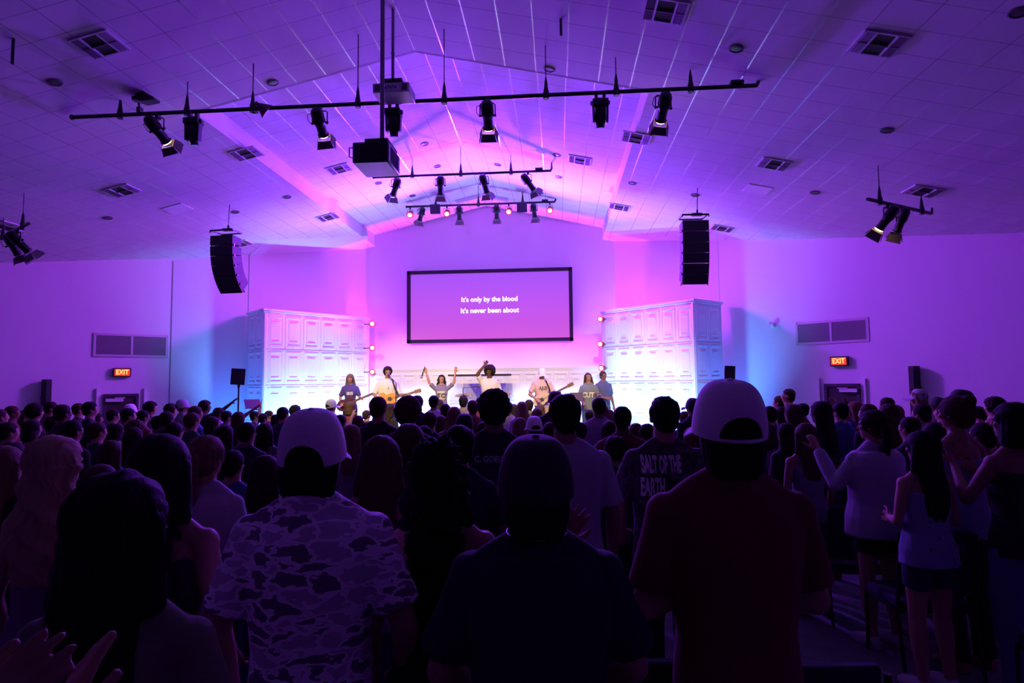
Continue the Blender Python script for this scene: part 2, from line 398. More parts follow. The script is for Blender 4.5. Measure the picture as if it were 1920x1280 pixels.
def onz(px, py, z): 
    r = ray(px, py); return EYE+r*((z-EYE.z)/r.z)
LT = [onz(467, 588, ZT), onz(496, 580, ZT), onz(691, 597, ZT)]
RT = [onz(1129, 584, ZT), onz(1300, 562, ZT), onz(1350, 568, ZT)]
print('towers', LT, RT)
P2 = lambda v: (v.x, v.y)
setwall('panelled_set_tower', 'tall white panelled set wall left of the screen, narrow side lit cyan', 'set wall', [P2(v) for v in LT], ZT, 4, (2, 6), .875, cornice=.06)
setwall('panelled_set_tower', 'tall white panelled set wall right of the screen, cyan glow on its outer side', 'set wall', [P2(v) for v in RT], ZT, 4, (6, 2), .875, cornice=.06)
cl = at(693, 695, 16.35); cr = at(1129, 686, 16.35)
setwall('low_set_wall', 'low white panelled set wall behind the band, below the screen', 'set wall', [(cl.x+.03, 16.35), (cr.x-.03, 16.35)], (cl.z+cr.z)/2, 2, (15,), .875, th=.12, cornice=.03)

# ---------------------------------------------------------------- projection screen with the song text
tl = at(764, 509, 16.93); br = at(1075, 639, 16.93)
sx, sz = (tl.x+br.x)/2, (tl.z+br.z)/2; sw, sh = br.x-tl.x, tl.z-br.z
t = thing('projection_screen', 'wide black-framed projection screen showing two lines of white song text', 'screen', (sx, 16.90, sz))
mb = MB()
for s in (-1, 1): mb.box((s*(sw/2-.05), 0, 0), (.10, .10, sh)); mb.box((0, 0, s*(sh/2-.05)), (sw, .10, .10))
for s in (-1, 1):
    for q in (-1, 1): mb.box((s*sw*.35, .10, q*sh*.35), (.12, .16, .12))
mb.build('frame', M_BLKM, t, bevel=.01)
m = mat('screen_image', (.3, .3, .3), .6); nt = m.node_tree; b = nt.nodes['Principled BSDF']
tc = nt.nodes.new('ShaderNodeTexCoord'); sp = nt.nodes.new('ShaderNodeSeparateXYZ'); nt.links.new(tc.outputs['Object'], sp.inputs[0])
rp = nt.nodes.new('ShaderNodeValToRGB'); nt.links.new(mnode(nt, 'ADD', mnode(nt, 'MULTIPLY', sp.outputs[2], 1/(sh-.2)), .5), rp.inputs[0])
rp.color_ramp.elements[0].color = (.62, .085, .62, 1); rp.color_ramp.elements[1].color = (.33, .075, .80, 1)
nt.links.new(rp.outputs[0], b.inputs['Emission Color']); b.inputs['Emission Strength'].default_value = 1.0; b.inputs['Base Color'].default_value = (.05, .05, .05, 1)
mb = MB(); mb.box((0, .02, 0), (sw-.18, .02, sh-.18)); mb.build('screen_surface', m, t)
ml = mat('screen_letters', (.5, .5, .5), .6, emit=(1, .97, 1), es=1.3)
for s, px, py, w in (("It's only by the blood", 917.5, 561, 107), ("It's never been about", 918, 582, 111)):
    p = at(px, py, 16.9); me = text_mesh(s, .2, .002, bold=.0045)
    xsn = [v.co.x for v in me.vertices]; k = (w/FPX*16.9)/(max(xsn)-min(xsn))
    for v in me.vertices: v.co.x *= k; v.co.y *= k
    meshobj('song_line', me, ml, t, Matrix.Translation((p.x-sx, -.0, p.z-sz)) @ Matrix.Rotation(PI/2, 4, 'X'))


# ---------------------------------------------------------------- overhead rig
M_ANOD = mat('black_satin', (.014, .013, .016), .35, .2)
M_WARM = mat('warm_lens', (.4, .3, .2), .3, emit=(1, .62, .22), es=30)
M_FLAP = mat('barn_door_paint', (.10, .085, .075), .55)
M_LENS = mat('dark_lens', (.03, .04, .12), .08)
M_RED = mat('red_housing', (.20, .01, .015), .4)
M_PAR = mat('lit_par_face', (.8, .7, .7), .4, emit=(1, .72, .78), es=5)
M_BOX = mat('speaker_cabinet', (.009, .009, .010), .6, bump=(150, .3))
def zto(v):                                  # frame whose -Z looks along v
    return Vector(v).normalized().to_track_quat('-Z', 'Y').to_matrix().to_4x4()
def clamp(parent, off=(0, 0, 0), s=1):
    mb = MB(); mb.box((off[0], off[1], off[2]-.015*s), (.055*s, .07*s, .10*s)); mb.tube([(off[0]-.02, off[1], off[2]), (off[0]+.02, off[1], off[2])], .042*s, 10)
    mb.tube([(off[0], off[1]+.03, off[2]-.03), (off[0], off[1]+.09*s, off[2]-.03)], .008, 6); return mb.build('clamp', M_ANOD, parent)
def barn_light(loc, aim, label, group=None, lit=False, energy=0, s=1.0, spin=.0, roll=0):
    """loc: the point on the pipe; the head hangs .22 below"""
    t = thing('stage_spotlight', label, 'stage light', loc, 0, group)
    hang = Vector((0, 0, -.24*s)); d = (Vector(aim)-Vector(loc)-hang).normalized()
    yaw = math.atan2(d.x, d.y); RY = R3('Z', -yaw)
    clamp(t, s=s)
    mb = MB(); w = .115*s
    pts = [RY @ Vector((sx*w, 0, z)) for sx, z in ((-1, -.26*s), (-1, -.07*s), (-.8, -.05*s), (.8, -.05*s), (1, -.07*s), (1, -.26*s))]
    mb.tube(pts, .010*s, 6); mb.build('yoke', M_ANOD, t)
    M = Matrix.Translation(hang) @ zto(d) @ Matrix.Rotation(spin, 4, 'Z')
    mb = MB()
    mb.lathe([(.02*s, .25*s), (.055*s, .245*s), (.082*s, .215*s), (.09*s, .17*s), (.092*s, .02*s), (.084*s, 0), (.084*s, -.02*s), (.074*s, -.03*s), (.074*s, -.20*s), (.088*s, -.205*s), (.088*s, -.215*s)], 18, M)
    for k in range(6): mb.lathe([(.098*s, .04*s+k*.025*s), (.098*s, .048*s+k*.025*s)], 18, M)
    for sx in (-1, 1): 
        c = M @ Vector((sx*.10*s, 0, .02*s)); mb.tube([M @ Vector((sx*.08*s, 0, .0)), M @ Vector((sx*.13*s, 0, .0))], .018*s, 8)
    mb.build('lamp_body', M_ANOD, t)
    mb = MB(); mb.tube([M @ Vector(p) for p in ((-.085*s, .02, .17*s), (-.16*s, .05*s, .12*s), (-.17*s, .04*s, .02*s), (-.12*s, .02*s, -.03*s))], .006*s, 6); mb.build('cable_loop', M_ANOD, t)
    mb = MB(); mb.lathe([(.078*s, -.215*s), (.072*s, -.232*s), (.05*s, -.242*s), (.02*s, -.246*s)], 18, M); mb.build('lens', M_WARM if lit else M_LENS, t)
    for k, (L, sp) in enumerate(((.155, .34), (.125, .42), (.155, .34), (.125, .42))):
        a = k*PI/2; mb = MB(); c, sn = math.cos(a), math.sin(a); h = .092*s; e = .092*s
        q = [(h, -e, 0), (h, e, 0), (h+L*math.sin(sp)*s, e*1.42, -L*math.cos(sp)*s), (h+L*math.sin(sp)*s, -e*1.42, -L*math.cos(sp)*s)]
        q = [Vector((x*c-y*sn, x*sn+y*c, z-.262*s)) for x, y, z in q]; nrm = Vector((c, sn, 0))*.004
        vs = [M @ p for p in q]+[M @ (p+nrm) for p in q]
        mb.add(vs, [(0, 1, 2, 3), (7, 6, 5, 4), (0, 4, 5, 1), (1, 5, 6, 2), (2, 6, 7, 3), (3, 7, 4, 0)]); mb.build('barn_door', M_FLAP, t)
    if energy:
        p = Vector(loc)+M @ Vector((0, 0, -.275*s))
        lamp('spotlight_beam', 'SPOT', p, aim, energy, WRM, .05, .75, .7)
    return t
def moving_head(loc, label, s=1.0):
    t = thing('moving_head_light', label, 'stage light', loc, 0, 'moving heads on the front pipe')
    clamp(t, (-.05*s, 0, 0), .7); clamp(t, (.05*s, 0, 0), .7)
    mb = MB(); mb.box((0, 0, -.115*s), (.20*s, .16*s, .08*s)); mb.box((0, 0, -.07*s), (.12*s, .1*s, .03*s))
    for sx in (-1, 1): mb.box((sx*.108*s, 0, -.11*s), (.03*s, .05*s, .05*s)); mb.tube([(sx*.05*s, 0, -.08*s), (sx*.05*s, 0, .0)], .014*s, 8)
    mb.build('base', M_ANOD, t, bevel=.01)
    mb = MB()
    for sx in (-1, 1): mb.box((sx*.086*s, 0, -.25*s), (.028*s, .09*s, .24*s), R3('Y', sx*.03))
    mb.box((0, 0, -.155*s), (.16*s, .08*s, .03*s)); mb.build('yoke', M_ANOD, t, bevel=.008)
    M = Matrix.Translation((0, 0, -.26*s)) @ zto((0, .25, -1))
    mb = MB(); mb.lathe([(.05*s, .10*s), (.068*s, .085*s), (.07*s, -.05*s), (.062*s, -.09*s), (.052*s, -.14*s), (.056*s, -.16*s)], 16, M); mb.build('head', M_ANOD, t)
    mb = MB(); mb.lathe([(.046*s, -.158*s), (.046*s, -.165*s)], 16, M); mb.build('lens', mat('violet_lens', (.05, .05, .2), .1, emit=(.12, .1, 1), es=.35), t)
    return t
def par_light(loc, aim, label, group, hang=.17, s=1.0, wall=False):
    t = thing('par_light', label, 'stage light', loc, 0, group)
    h = Vector((0, 0, -hang)) if not wall else Vector((0, 0, 0)); d = (Vector(aim)-Vector(loc)).normalized()
    if not wall:
        clamp(t, s=.6); mb = MB(); mb.tube([(-.075*s, 0, -hang), (-.075*s, 0, -.05), (.075*s, 0, -.05), (.075*s, 0, -hang)], .006, 6); mb.build('yoke', M_ANOD, t)
    M = Matrix.Translation(h) @ zto(d)
    mb = MB(); mb.lathe([(.04*s, .10*s), (.062*s, .09*s), (.068*s, .0), (.072*s, -.03*s), (.078*s, -.035*s), (.078*s, -.05*s)], 16, M); mb.build('housing', M_RED, t)
    mb = MB(); mb.lathe([(.056*s, -.048*s), (.045*s, -.058*s), (.02*s, -.062*s)], 16, M); f = mb.build('lamp_face', M_PAR, t)
    mb = MB(); mb.lathe([(.086*s, -.040*s), (.080*s, -.052*s), (.056*s, -.050*s), (.056*s, -.046*s)], 18, M); mb.build('red_glow_rim', mat('red_glow', (.4, .02, .02), .4, emit=(1, .03, .05), es=.8), t)  # added emissive ring: the red glow on the housing's rim, not a gel
    return t
def hanger(parent, x, y, z0, z1, dx=0):
    mb = MB(); mb.lathe([(.038, -.05), (.04, .03), (.026, .10), (.02, .17), (.008, .24)], 10, Matrix.Translation((x, y, z0))); mb.tube([(x, y, z0+.2), (x, y, z1)], .007, 6); return mb.build('hanger_rod', M_ANOD, parent)
def pipe(name, label, y, px0, px1, py0, py1, wires, elbow=True):
    a = at(px0, py0, y); b = at(px1, py1, y); z = (a.z+b.z)/2
    t = thing(name, label, 'lighting pipe', (a.x, y, z))
    mb = MB(); pts = [(0, 0, 0), (b.x-a.x, 0, 0)]; mb.tube(pts, .027, 10)
    mb.lathe([(.036, -.012), (.036, .012)], 10, Matrix.Translation((0, 0, 0)) @ Matrix.Rotation(PI/2, 4, 'Y')); mb.build('pipe', M_ANOD, t)
    if elbow:
        L = b.x-a.x; mb = MB(); mb.tube([(L-.02, 0, 0), (L+.02, 0, .0), (L+.05, .02, .05), (L+.05, .02, .22)], [.027, .027, .024, .012], 8); mb.build('elbow', M_ANOD, t)
        mb = MB(); mb.box((L-.22, -.01, .045), (.16, .07, .04)); mb.build('connector_box', M_ANOD, t)
    for px in wires:
        x = at(px, (py0+py1)/2, y).x-a.x; hanger(t, x, 0, 0, ceil_z(x+a.x, y)-z)
    return a, b, z
A1, B1, Z1 = pipe('lighting_pipe', 'long black pipe nearest the viewer spanning the ceiling, carrying seven lights', 7.52, 135, 1415, 222, 158, (226, 351, 474, 671, 833, 1024, 1156, 1296))
def onpipe(px, y, z):
    r = ray(px, 300); lo = EYE; 
    # walk the py so that the point has height z
    py = 200
    for _ in range(20):
        p = at(px, py, y); py += (p.z-z)/y*FPX*.98
    return Vector((p.x, y, z))
G1 = 'barn-door spotlights on the front pipe'
lab = {296: 'leftmost barn-door spotlight on the front pipe, warm light on its flaps', 600: 'second barn-door spotlight on the front pipe, left of the black projector', 914: 'barn-door spotlight near the middle of the front pipe, flaps straight down', 1243: 'rightmost barn-door spotlight on the front pipe, flaps turned left'}
for px, ax, en, sp in ((296, -4.4, 1500, .25), (600, -3.6, 1500, .15), (914, -1.25, 1700, 0), (1243, 1.0, 1500, -.2)):
    p = onpipe(px, 7.52, Z1-.03); barn_light(p, (ax, 14.2, 1.3), lab[px], G1, True, en*LK, .85, sp)
for px, l in ((363, 'moving head light hanging near the left end of the front pipe'), (738, 'moving head light on the front pipe right above the black projector'), (1125, 'moving head light towards the right end of the front pipe')):
    q = onpipe(px, 7.52, Z1-.03); moving_head(q, l, 1.0)
    lamp('moving_head_beam', 'SPOT', q+Vector((0, .06, -.46)), {363: (-5.7, 15.2, 2.9), 738: (XR, 16.9, 4.4), 1125: (1.9, 15.4, 2.9)}[px], 900, (.50, .06, 1), .05, .52 if px != 738 else .62, 1)
# a small flood on top of the pipe and a cone on its side
p = onpipe(262, 7.52, Z1+.027)
t = thing('flood_light', 'small wedge-shaped black flood light standing on the front pipe, left end', 'stage light', p)
mb = MB(); mb.box((0, 0, .03), (.05, .07, .07)); mb.tube([(0, 0, .05), (-.02, 0, .13)], .014, 8); mb.build('bracket', M_ANOD, t)
mb = MB(); mb.loft([[(-.03, -.06, .15), (-.03, .06, .15), (-.03, .06, .22), (-.03, -.06, .22)], [(.07, -.07, .12), (.07, .07, .12), (.07, .07, .27), (.07, -.07, .27)], [(.24, -.06, .14), (.24, .06, .14), (.24, .06, .17), (.24, -.06, .17)]]); mb.box((-.06, 0, .185), (.07, .08, .05)); mb.build('housing', M_ANOD, t)
p = onpipe(478, 7.52, Z1)
t = thing('cone_light', 'small black cone-shaped fitting clamped to the front pipe between two spotlights', 'stage light', p)
mb = MB(); mb.box((.0, 0, 0), (.06, .08, .1)); mb.build('bracket', M_ANOD, t)
mb = MB(); mb.lathe([(.11, -.09), (.11, -.085), (.02, .06), (.02, .09)], 14, Matrix.Translation((.09, 0, .02)) @ Matrix.Rotation(-.9, 4, 'Y') @ Matrix.Rotation(.5, 4, 'X')); mb.build('cone', M_FLAP, t)

A2, B2, Z2 = pipe('lighting_pipe', 'black pipe half-way to the stage carrying four dark barn-door spotlights', 12.55, 700, 1030, 333.5, 319, (773, 864, 958))
for px, dx, sp, l in ((742, -.8, .1, 'dark barn-door spotlight on the middle pipe beside the black projector'), (826, -.2, 0, 'second dark barn-door spotlight from the left on the middle pipe'), (908, .29, -.1, 'third dark barn-door spotlight from the left on the middle pipe'), (990, 1.0, .2, 'rightmost dark barn-door spotlight on the middle pipe, tipped right')):
    q = onpipe(px, 12.55, Z2-.03); barn_light(q, (q.x+dx*2, q.y+2, q.z-2.6), l, 'dark spotlights on the middle pipe', False, 0, .85, sp)
A3, B3, Z3 = pipe('lighting_pipe', 'farthest black pipe, just in front of the stage gable, with glowing round lights', 15.05, 762, 1038, 388, 378, (817, 897, 980))
for px, l in ((769, 'leftmost glowing red-rimmed par light on the farthest pipe'), (838, 'glowing red-rimmed par light just right of the left hanging box on the farthest pipe'), (954, 'glowing red-rimmed par light just left of the right hanging box on the farthest pipe'), (1031, 'rightmost glowing red-rimmed par light on the farthest pipe')):
    p = onpipe(px, 15.05, Z3-.03); par_light(p, (p.x+(.9 if px < 900 else -.9)*.3, 11.5, 3.0), l, 'glowing par lights on the farthest pipe')
for px, dx, l in ((790, -.7, 'small dark spotlight on the farthest pipe, leftmost'), (861, -.12, 'small dark spotlight on the farthest pipe, left of centre'), (931, -.06, 'small dark spotlight on the farthest pipe, right of centre'), (1001, .15, 'small dark spotlight on the farthest pipe, rightmost')):
    q = onpipe(px, 15.05, Z3-.03); barn_light(q, (q.x+dx*1.5, q.y+1.5, q.z-2.2), l, 'dark spotlights on the farthest pipe', False, 0, .75)
for px, py, l in ((817, 392, 'left black box speaker hanging in front of the farthest pipe'), (979, 389, 'right black box speaker hanging in front of the farthest pipe')):
    p = at(px, py, 14.9); t = thing('hanging_speaker', l, 'speaker', p, 0, 'box speakers at the farthest pipe')
    mb = MB(); mb.prism([(-.13, -.1), (.13, -.1), (.10, .1), (-.10, .1)], -.12, .12, Matrix.Rotation(.25, 4, 'X')); mb.build('cabinet', M_BOX, t, bevel=.01)
    mb = MB(); mb.tube([(0, .0, .1), (0, .1, .3), (0, .1, ceil_z(p.x, 15)-p.z)], .006, 6); mb.build('hanger_rod', M_ANOD, t)

# side pipes
for side, sx in (('right', 1), ('left', -1)):
    mx = lambda x: x if sx > 0 else 2*XR-x
    a = Vector((mx(4.621), 9.144, 4.5)); b = Vector((mx(6.058), 10.077, 4.5)); d = b-a
    if sx < 0: a += Vector((.05, -.15, 0)); b += Vector((.05, -.15, 0))
    t = thing('lighting_pipe', 'short black pipe hanging near the %s wall with two spotlights' % side, 'lighting pipe', a)
    mb = MB(); mb.tube([(0, 0, 0), d], .027, 10); mb.build('pipe', M_ANOD, t)
    for k in (.18, .85): hanger(t, d.x*k, d.y*k, 0, ceil_z(a.x+d.x*k, a.y+d.y*k)-4.5)
    mb = MB(); mb.tube([d*.99, d*1.02, d*1.03+Vector((0, 0, .1))], [.027, .024, .014], 8); mb.build('elbow', M_ANOD, t)
    barn_light(a+d*.28+Vector((0, 0, -.03)), (a.x-sx*2.2, 13, -.5), 'barn-door spotlight nearest the wire on the short %s pipe%s' % (side, ', its lit flaps glowing' if sx > 0 else ', flaps open wide'), None, sx > 0, 120*LK if sx > 0 else 0, .85, .5)
    barn_light(a+d*.50+Vector((0, 0, -.03)), (a.x-sx*.3, 13, -1.5), 'dark spotlight hanging at the middle of the short %s pipe' % side, None, False, 0, .8, .8)

# wall-side pars beside the set towers
for px, py, k, sd in ((697, 607, 'top', 'left'), (697, 652, 'middle', 'left'), (697, 697, 'bottom', 'left'), (1127, 598, 'top', 'right'), (1127, 645, 'middle', 'right'), (1129, 690, 'bottom', 'right')):
    p = at(px, py, 16.25 if px < 900 else 15.75); s = 1 if sd == 'left' else -1
    t = par_light(p, (p.x+s*3, 11.5, p.z-.2), '%s of three glowing red par lights on the inner edge of the %s set tower' % (k, sd), 'par lights on the set towers', s=1.0, wall=True)
    mb = MB(); mb.tube([(0, .02, 0), (-s*.30, .14, 0)], .012, 8); mb.build('bracket', M_ANOD, t)

# projectors on ceiling poles
t = thing('projector', 'black projector hanging on a long pole in front of the long pipe', 'projector', at(694, 284, 6.35), .0)
mb = MB(); mb.box((0, .25, 0), (.41, .5, .235)); mb.build('case', [mat('projector_case', (.05, .045, .06), .35)], t, bevel=.02)
mb = MB(); mb.box((.035, -.004, 0), (.30, .012, .20)); mb.build('rear_panel', M_BLKM, t); mb = MB(); mb.box((.06, .22, .135), (.26, .40, .04)); mb.build('mount_plate', M_BLKM, t)
mb = MB(); mb.tube([(-.2, .03, .06), (-.235, .0, .05), (-.235, .0, -.05), (-.2, .03, -.06)], .007, 6); mb.build('cable_loop', M_BLKM, t)
mb = MB()
for k in range(9): mb.box((.207, .1+k*.038, 0), (.006, .014, .17))
mb.build('side_vent', M_BLKM, t)
mb = MB(); mb.lathe([(.06, 0), (.06, .06), (.05, .06)], 16, Matrix.Translation((-.05, .5, 0)) @ Matrix.Rotation(-PI/2, 4, 'X')); mb.build('lens', M_LENS, t)
px_ = .075; mb = MB(); mb.tube([(px_, .2, .15), (px_, .2, ceil_z(t.location.x+px_, 6.5)-t.location.z)], .026, 12); mb.lathe([(.07, -.01), (.07, .015)], 12, Matrix.Translation((px_, .2, ceil_z(t.location.x, 6.5)-t.location.z-.02))); mb.build('ceiling_pole', mat('pole_grey', (.22, .21, .23), .4, .3), t)
t = thing('projector', 'pale projector hanging on a thin pole, higher and behind the black one', 'projector', at(733, 164, 7.1), .0)
mb = MB(); mb.box((0, .16, 0), (.46, .34, .12)); mb.build('case', mat('projector_white', (.55, .54, .56), .4), t, bevel=.012)
mb = MB(); mb.box((.0, .12, .085), (.27, .25, .06)); mb.build('mount_plate', M_BLKM, t)
mb = MB()
for sx in (-1, 1): mb.box((sx*.17, -.012, 0), (.07, .006, .085))
for k in range(5): mb.box((-.06+k*.03, -.012, .01*(k % 2)), (.018, .006, .03))
mb.build('rear_panel', mat('projector_ports', (.09, .08, .1), .5), t)
mb = MB(); mb.lathe([(.045, 0), (.045, .04), (.035, .04)], 16, Matrix.Translation((.02, .33, 0)) @ Matrix.Rotation(-PI/2, 4, 'X')); mb.build('lens', M_LENS, t)
zc = ceil_z(t.location.x, 7.2)-t.location.z; mb = MB(); mb.tube([(-.01, .12, .1), (-.01, .12, zc)], .02, 12); mb.tube([(-.01, .12, zc*.45), (-.01, .12, zc*.47)], .024, 12); mb.build('ceiling_pole', MATS['pole_grey'], t)

# line arrays
def line_array(px0, py0, y, lab_, yaw, lean):
    o = at(px0, py0, y); t = thing('line_array_speaker', lab_, 'speaker', o, yaw)
    W = .50; D = .34; h = .205; pos = Vector((0, 0, -.10)); ang = 0
    mb = MB(); mb.tube([(-W/2, 0, -.04), (-W/2, 0, 0), (W/2, 0, 0), (W/2, 0, -.04)], .018, 8); mb.tube([(-W/2+.02, 0, 0), (-W/2+.02, D, 0), (W/2-.02, D, 0), (W/2-.02, 0, 0)], .015, 8); mb.box((.06, .12, .03), (.2, .08, .05)); mb.build('fly_frame', M_ANOD, t)
    mb = MB(); zc = ceil_z(o.x, o.y)-o.z; mb.tube([(.07, .12, .02), (.07, .12, .12)], .02, 8); mb.tube([(.07, .12, .1), (.09, .12, zc)], .009, 6); mb.build('hanger_rod', M_ANOD, t)
    for k in range(6):
        R = Matrix.Translation(pos) @ Matrix.Rotation(ang, 4, 'X')
        mb = MB()      # rear face towards the viewer is full height, front tapers
        vs = [R @ Vector(p) for p in ((-W/2*.9, D, -.014), (W/2*.9, D, -.014), (W/2*.9, D, -h+.034), (-W/2*.9, D, -h+.034), (-W/2, 0, -.006), (W/2, 0, -.006), (W/2, 0, -h+.006), (-W/2, 0, -h+.006))]
        mb.add(vs, [(0, 1, 2, 3), (4, 5, 6, 7), (0, 1, 5, 4), (1, 2, 6, 5), (2, 3, 7, 6), (3, 0, 4, 7)])
        b = mb.build('speaker_box', M_BOX, t, bevel=.006)
        mb = MB()
        for dx in (-.12, .0, .12): mb.lathe([(.012, 0), (.012, .006)], 8, R @ Matrix.Translation((dx-.05, -.002, -h/2)) @ Matrix.Rotation(PI/2, 4, 'X'))
        for sx in (-1, 1): mb.box(R @ Vector((sx*(W/2+.004), .06, -h)), (.012, .03, .05))
        mb.build('rigging_plate', M_GREY if k == -1 else M_ANOD, b)
        ang += lean[k]; pos = R @ Vector((0, 0, -h)) 
        if k == 0: pos.z -= .012
    return t
line_array(415, 431, 11.5, 'curved stack of black speaker boxes hanging on the left, bottom swung inwards', -.10, (.07, .13, .16, .18, .2, .1))
line_array(1304, 402, 11.5, 'straight stack of black speaker boxes hanging on the right of the screen', .05, (.03, .05, .07, .09, .1, .05))
bpy.context.view_layer.update()

# ceiling vents, downlights and flat panels
def slope_frame(x, y):
    return Matrix.Translation((x, y, ceil_z(x, y))) @ Matrix.Rotation(math.atan(SL)*(1 if x < XR else -1), 4, 'Y').inverted()
M_VF = mat('vent_frame', (.62, .62, .62), .5); M_VD = mat('vent_dark', (.035, .03, .03), .8); M_VL = mat('vent_fin', (.13, .12, .13), .6)
def vent():
    t = thing('ceiling_vent', '', 'vent', (0, 0, 0), 0, 'ceiling air vents')
    mb = MB()
    for s in (-1, 1): mb.box((s*.225, 0, -.006), (.022, .40, .018)); mb.box((0, s*.195, -.006), (.46, .022, .018)); mb.box((s*.105, 0, -.008), (.02, .38, .02))
    mb.build('frame', M_VF, t)
    mb = MB(); mb.box((0, 0, .001), (.44, .38, .006))
    mb.build('dark_core', M_VD, t)
    mb = MB(); mb.box((0, 0, -.012), (.19, .012, .02))
    
    for s in (-1, 1):
        for k in range(6): mb.box((s*(.125+k*.017), 0, -.010), (.005, .37, .02), R3('Y', s*.6))
        mb.box((s*.165, 0, -.012), (.1, .014, .018))
    mb.build('louvre', M_VL, t); return t
vs = [(-5.29, 6.43, 'left, nearest the viewer'), (1.23, 6.43, 'top edge, right of centre'), (3.44, 6.43, 'upper right, nearest the viewer'), (-5.31, 9.8, 'left, just outside the raised bay'), (1.35, 9.82, 'at the right edge of the raised bay'),
      (-7.65, 9.93, 'far left, half-way back'), (3.57, 9.9, 'right, half-way back'), (5.88, 9.94, 'above the short right pipe'), (-10.04, 10.08, 'at the left edge of the picture'), (-5.39, 13.77, 'left, just above the pink soffit'),
      (-7.7, 14.02, 'behind the left speaker stack'), (1.46, 13.7, 'right of the raised bay, close to the stage'), (3.79, 13.87, 'right of the right speaker stack, glowing cyan'), (-4.5, 12.07, 'in the raised bay left of the black projector'), (.52, 12.12, 'in the raised bay, right side')]
v0 = vent()
for i, (x, y, l) in enumerate(vs):
    v = v0 if i == 0 else dup(v0); v['label'] = 'square louvred air vent in the ceiling, ' + l
    M = slope_frame(x, y); v.rotation_euler = M.to_euler(); v.location = M.translation+Vector((0, 0, -.004))
dl = [(-6.2, 6.84, 'upper left'), (-3.98, 8.04, 'left of the hanging projectors'), (-.05, 8.09, 'just above the long pipe, right of centre'), (2.12, 6.92, 'upper right above the end of the long pipe'), (4.44, 8.21, 'right'), (4.28, 5.67, 'top right corner'), (-8.62, 10.84, 'far left beside the access panel'),
      (-5.6, 12.03, 'left of the raised bay'), (-6.77, 12.1, 'behind the wire of the left speaker stack'), (4.57, 10.8, 'right, below the long pipe'), (1.55, 12.0, 'just right of the raised bay'), (2.78, 12.03, 'behind the wire of the right speaker stack'),
      (-2.66, 11.96, 'above the middle pipe'), (-4.04, 13.33, 'below the black projector'), (-2.66, 13.26, 'between the middle pipe and farthest pipe, left'), (-1.28, 13.3, 'between the middle pipe and farthest pipe, centre'), (.05, 12.08, 'right end of the middle pipe, above'), (.09, 13.38, 'right end of the middle pipe, below'), (-3.58, 14.67, 'above the left end of the farthest pipe'), (-.36, 14.77, 'above the right end of the farthest pipe')]
d0 = None
for x, y, l in dl:
    if d0 is None:
        d0 = thing('downlight', '', 'ceiling light', (0, 0, 0), 0, 'unlit round downlights')
        mb = MB(); mb.lathe([(.085, 0), (.085, -.008), (.07, -.012), (.07, -.003)], 20); mb.build('trim_ring', M_VL, d0)
        mb = MB(); mb.lathe([(.07, -.002), (.06, -.006), (.02, -.006)], 20); mb.build('lamp_recess', mat('lamp_recess', (.07, .06, .07), .4), d0); v = d0
    else: v = dup(d0)
    v['label'] = 'small round unlit downlight in the ceiling, ' + l; M = slope_frame(x, y); v.rotation_euler = M.to_euler(); v.location = M.translation+Vector((0, 0, -.002))
for x, y, sx, sy, l in ((3.7, 11.13, .43, .40, 'plain square access panel in the ceiling on the right, beside the speaker stack'), (-7.48, 11.23, .43, .40, 'plain square access panel in the ceiling on the left'),
                        (-2.35, 15.95, .70, .32, 'bluish flat panel left of the ridge just before the screen gable'), (-1.6, 15.95, .70, .32, 'bluish flat panel right of the ridge just before the screen gable')):
    mb = MB(); mb.box((0, 0, -.004), (sx, sy, .012)); o = mb.build('ceiling_panel', mat('panel_white', (.80, .80, .80), .35) if sx < .5 else mat('panel_blue_grey', (.42, .42, .50), .35)); tag(o, l, 'ceiling panel')
    M = slope_frame(x, y); o.rotation_euler = M.to_euler(); o.location = M.translation
# loose hanging rods near the viewer
for px, py0, py1, l in ((23, 40, 120, 'thin dark hanging rod at the far upper left'), (1052, 20, 68, 'short dark rod dangling from the ceiling above the long pipe')):
    y = 6.0 if px < 100 else 6.9; p = at(px, py0, y); q = at(px, py1, y)
    t = thing('hanging_rod', l, 'rod', q); zc = ceil_z(q.x, y)-q.z
    mb = MB(); mb.tube([(0, 0, .0), (0, 0, (p.z-q.z)*.9)], .016, 8); mb.build('sleeve', M_ANOD, t); mb = MB(); mb.tube([(0, 0, .1), (0, 0, zc)], .005, 6); mb.build('wire', M_ANOD, t)

# things on and before the side walls
def column(px, py, a, b, l):
    p = onplane(px, py, a, b); rot, d, nn = wallframe(a, b); zb = floor_z(12)+.35; p = p+nn*.12
    t = thing('column_speaker', l, 'speaker', (p.x, p.y, zb), math.atan2(d.y, d.x)+ (.5 if px < 900 else -.5))
    mb = MB(); mb.box((0, 0, (p.z-zb)/2), (.13, .14, p.z-zb)); mb.build('cabinet', M_BOX, t, bevel=.01)
    mb = MB(); mb.box((0, -.072, (p.z-zb)/2), (.11, .01, p.z-zb-.05)); mb.build('grille', M_BLKM, t)
    mb = MB(); mb.box((0, .12, (p.z-zb)*.8), (.05, .12, .05)); mb.box((0, .12, (p.z-zb)*.2), (.05, .12, .05)); mb.build('bracket', M_ANOD, t)
column(87, 711, WL[1], WL[2], 'slim black column speaker on the far left wall')
column(1717, 686, WR[2], WR[1], 'slim black column speaker on the far right wall')
p = onplane(1447, 610, (3.957, 14.928), WR[2]); t = thing('dome_camera', 'small white dome camera on the right wall left of the grille', 'camera', p)
mb = MB(); mb.box((.02, .0, .0), (.16, .10, .07), R3('Z', -.7)); mb.build('bracket', M_WHITE, t); mb = MB(); mb.lathe([(.02, .05), (.05, .02), (.055, -.02), (.03, -.06), (.01, -.07)], 14, Matrix.Translation((.0, -.1, 0))); mb.build('dome', M_WHITE, t)
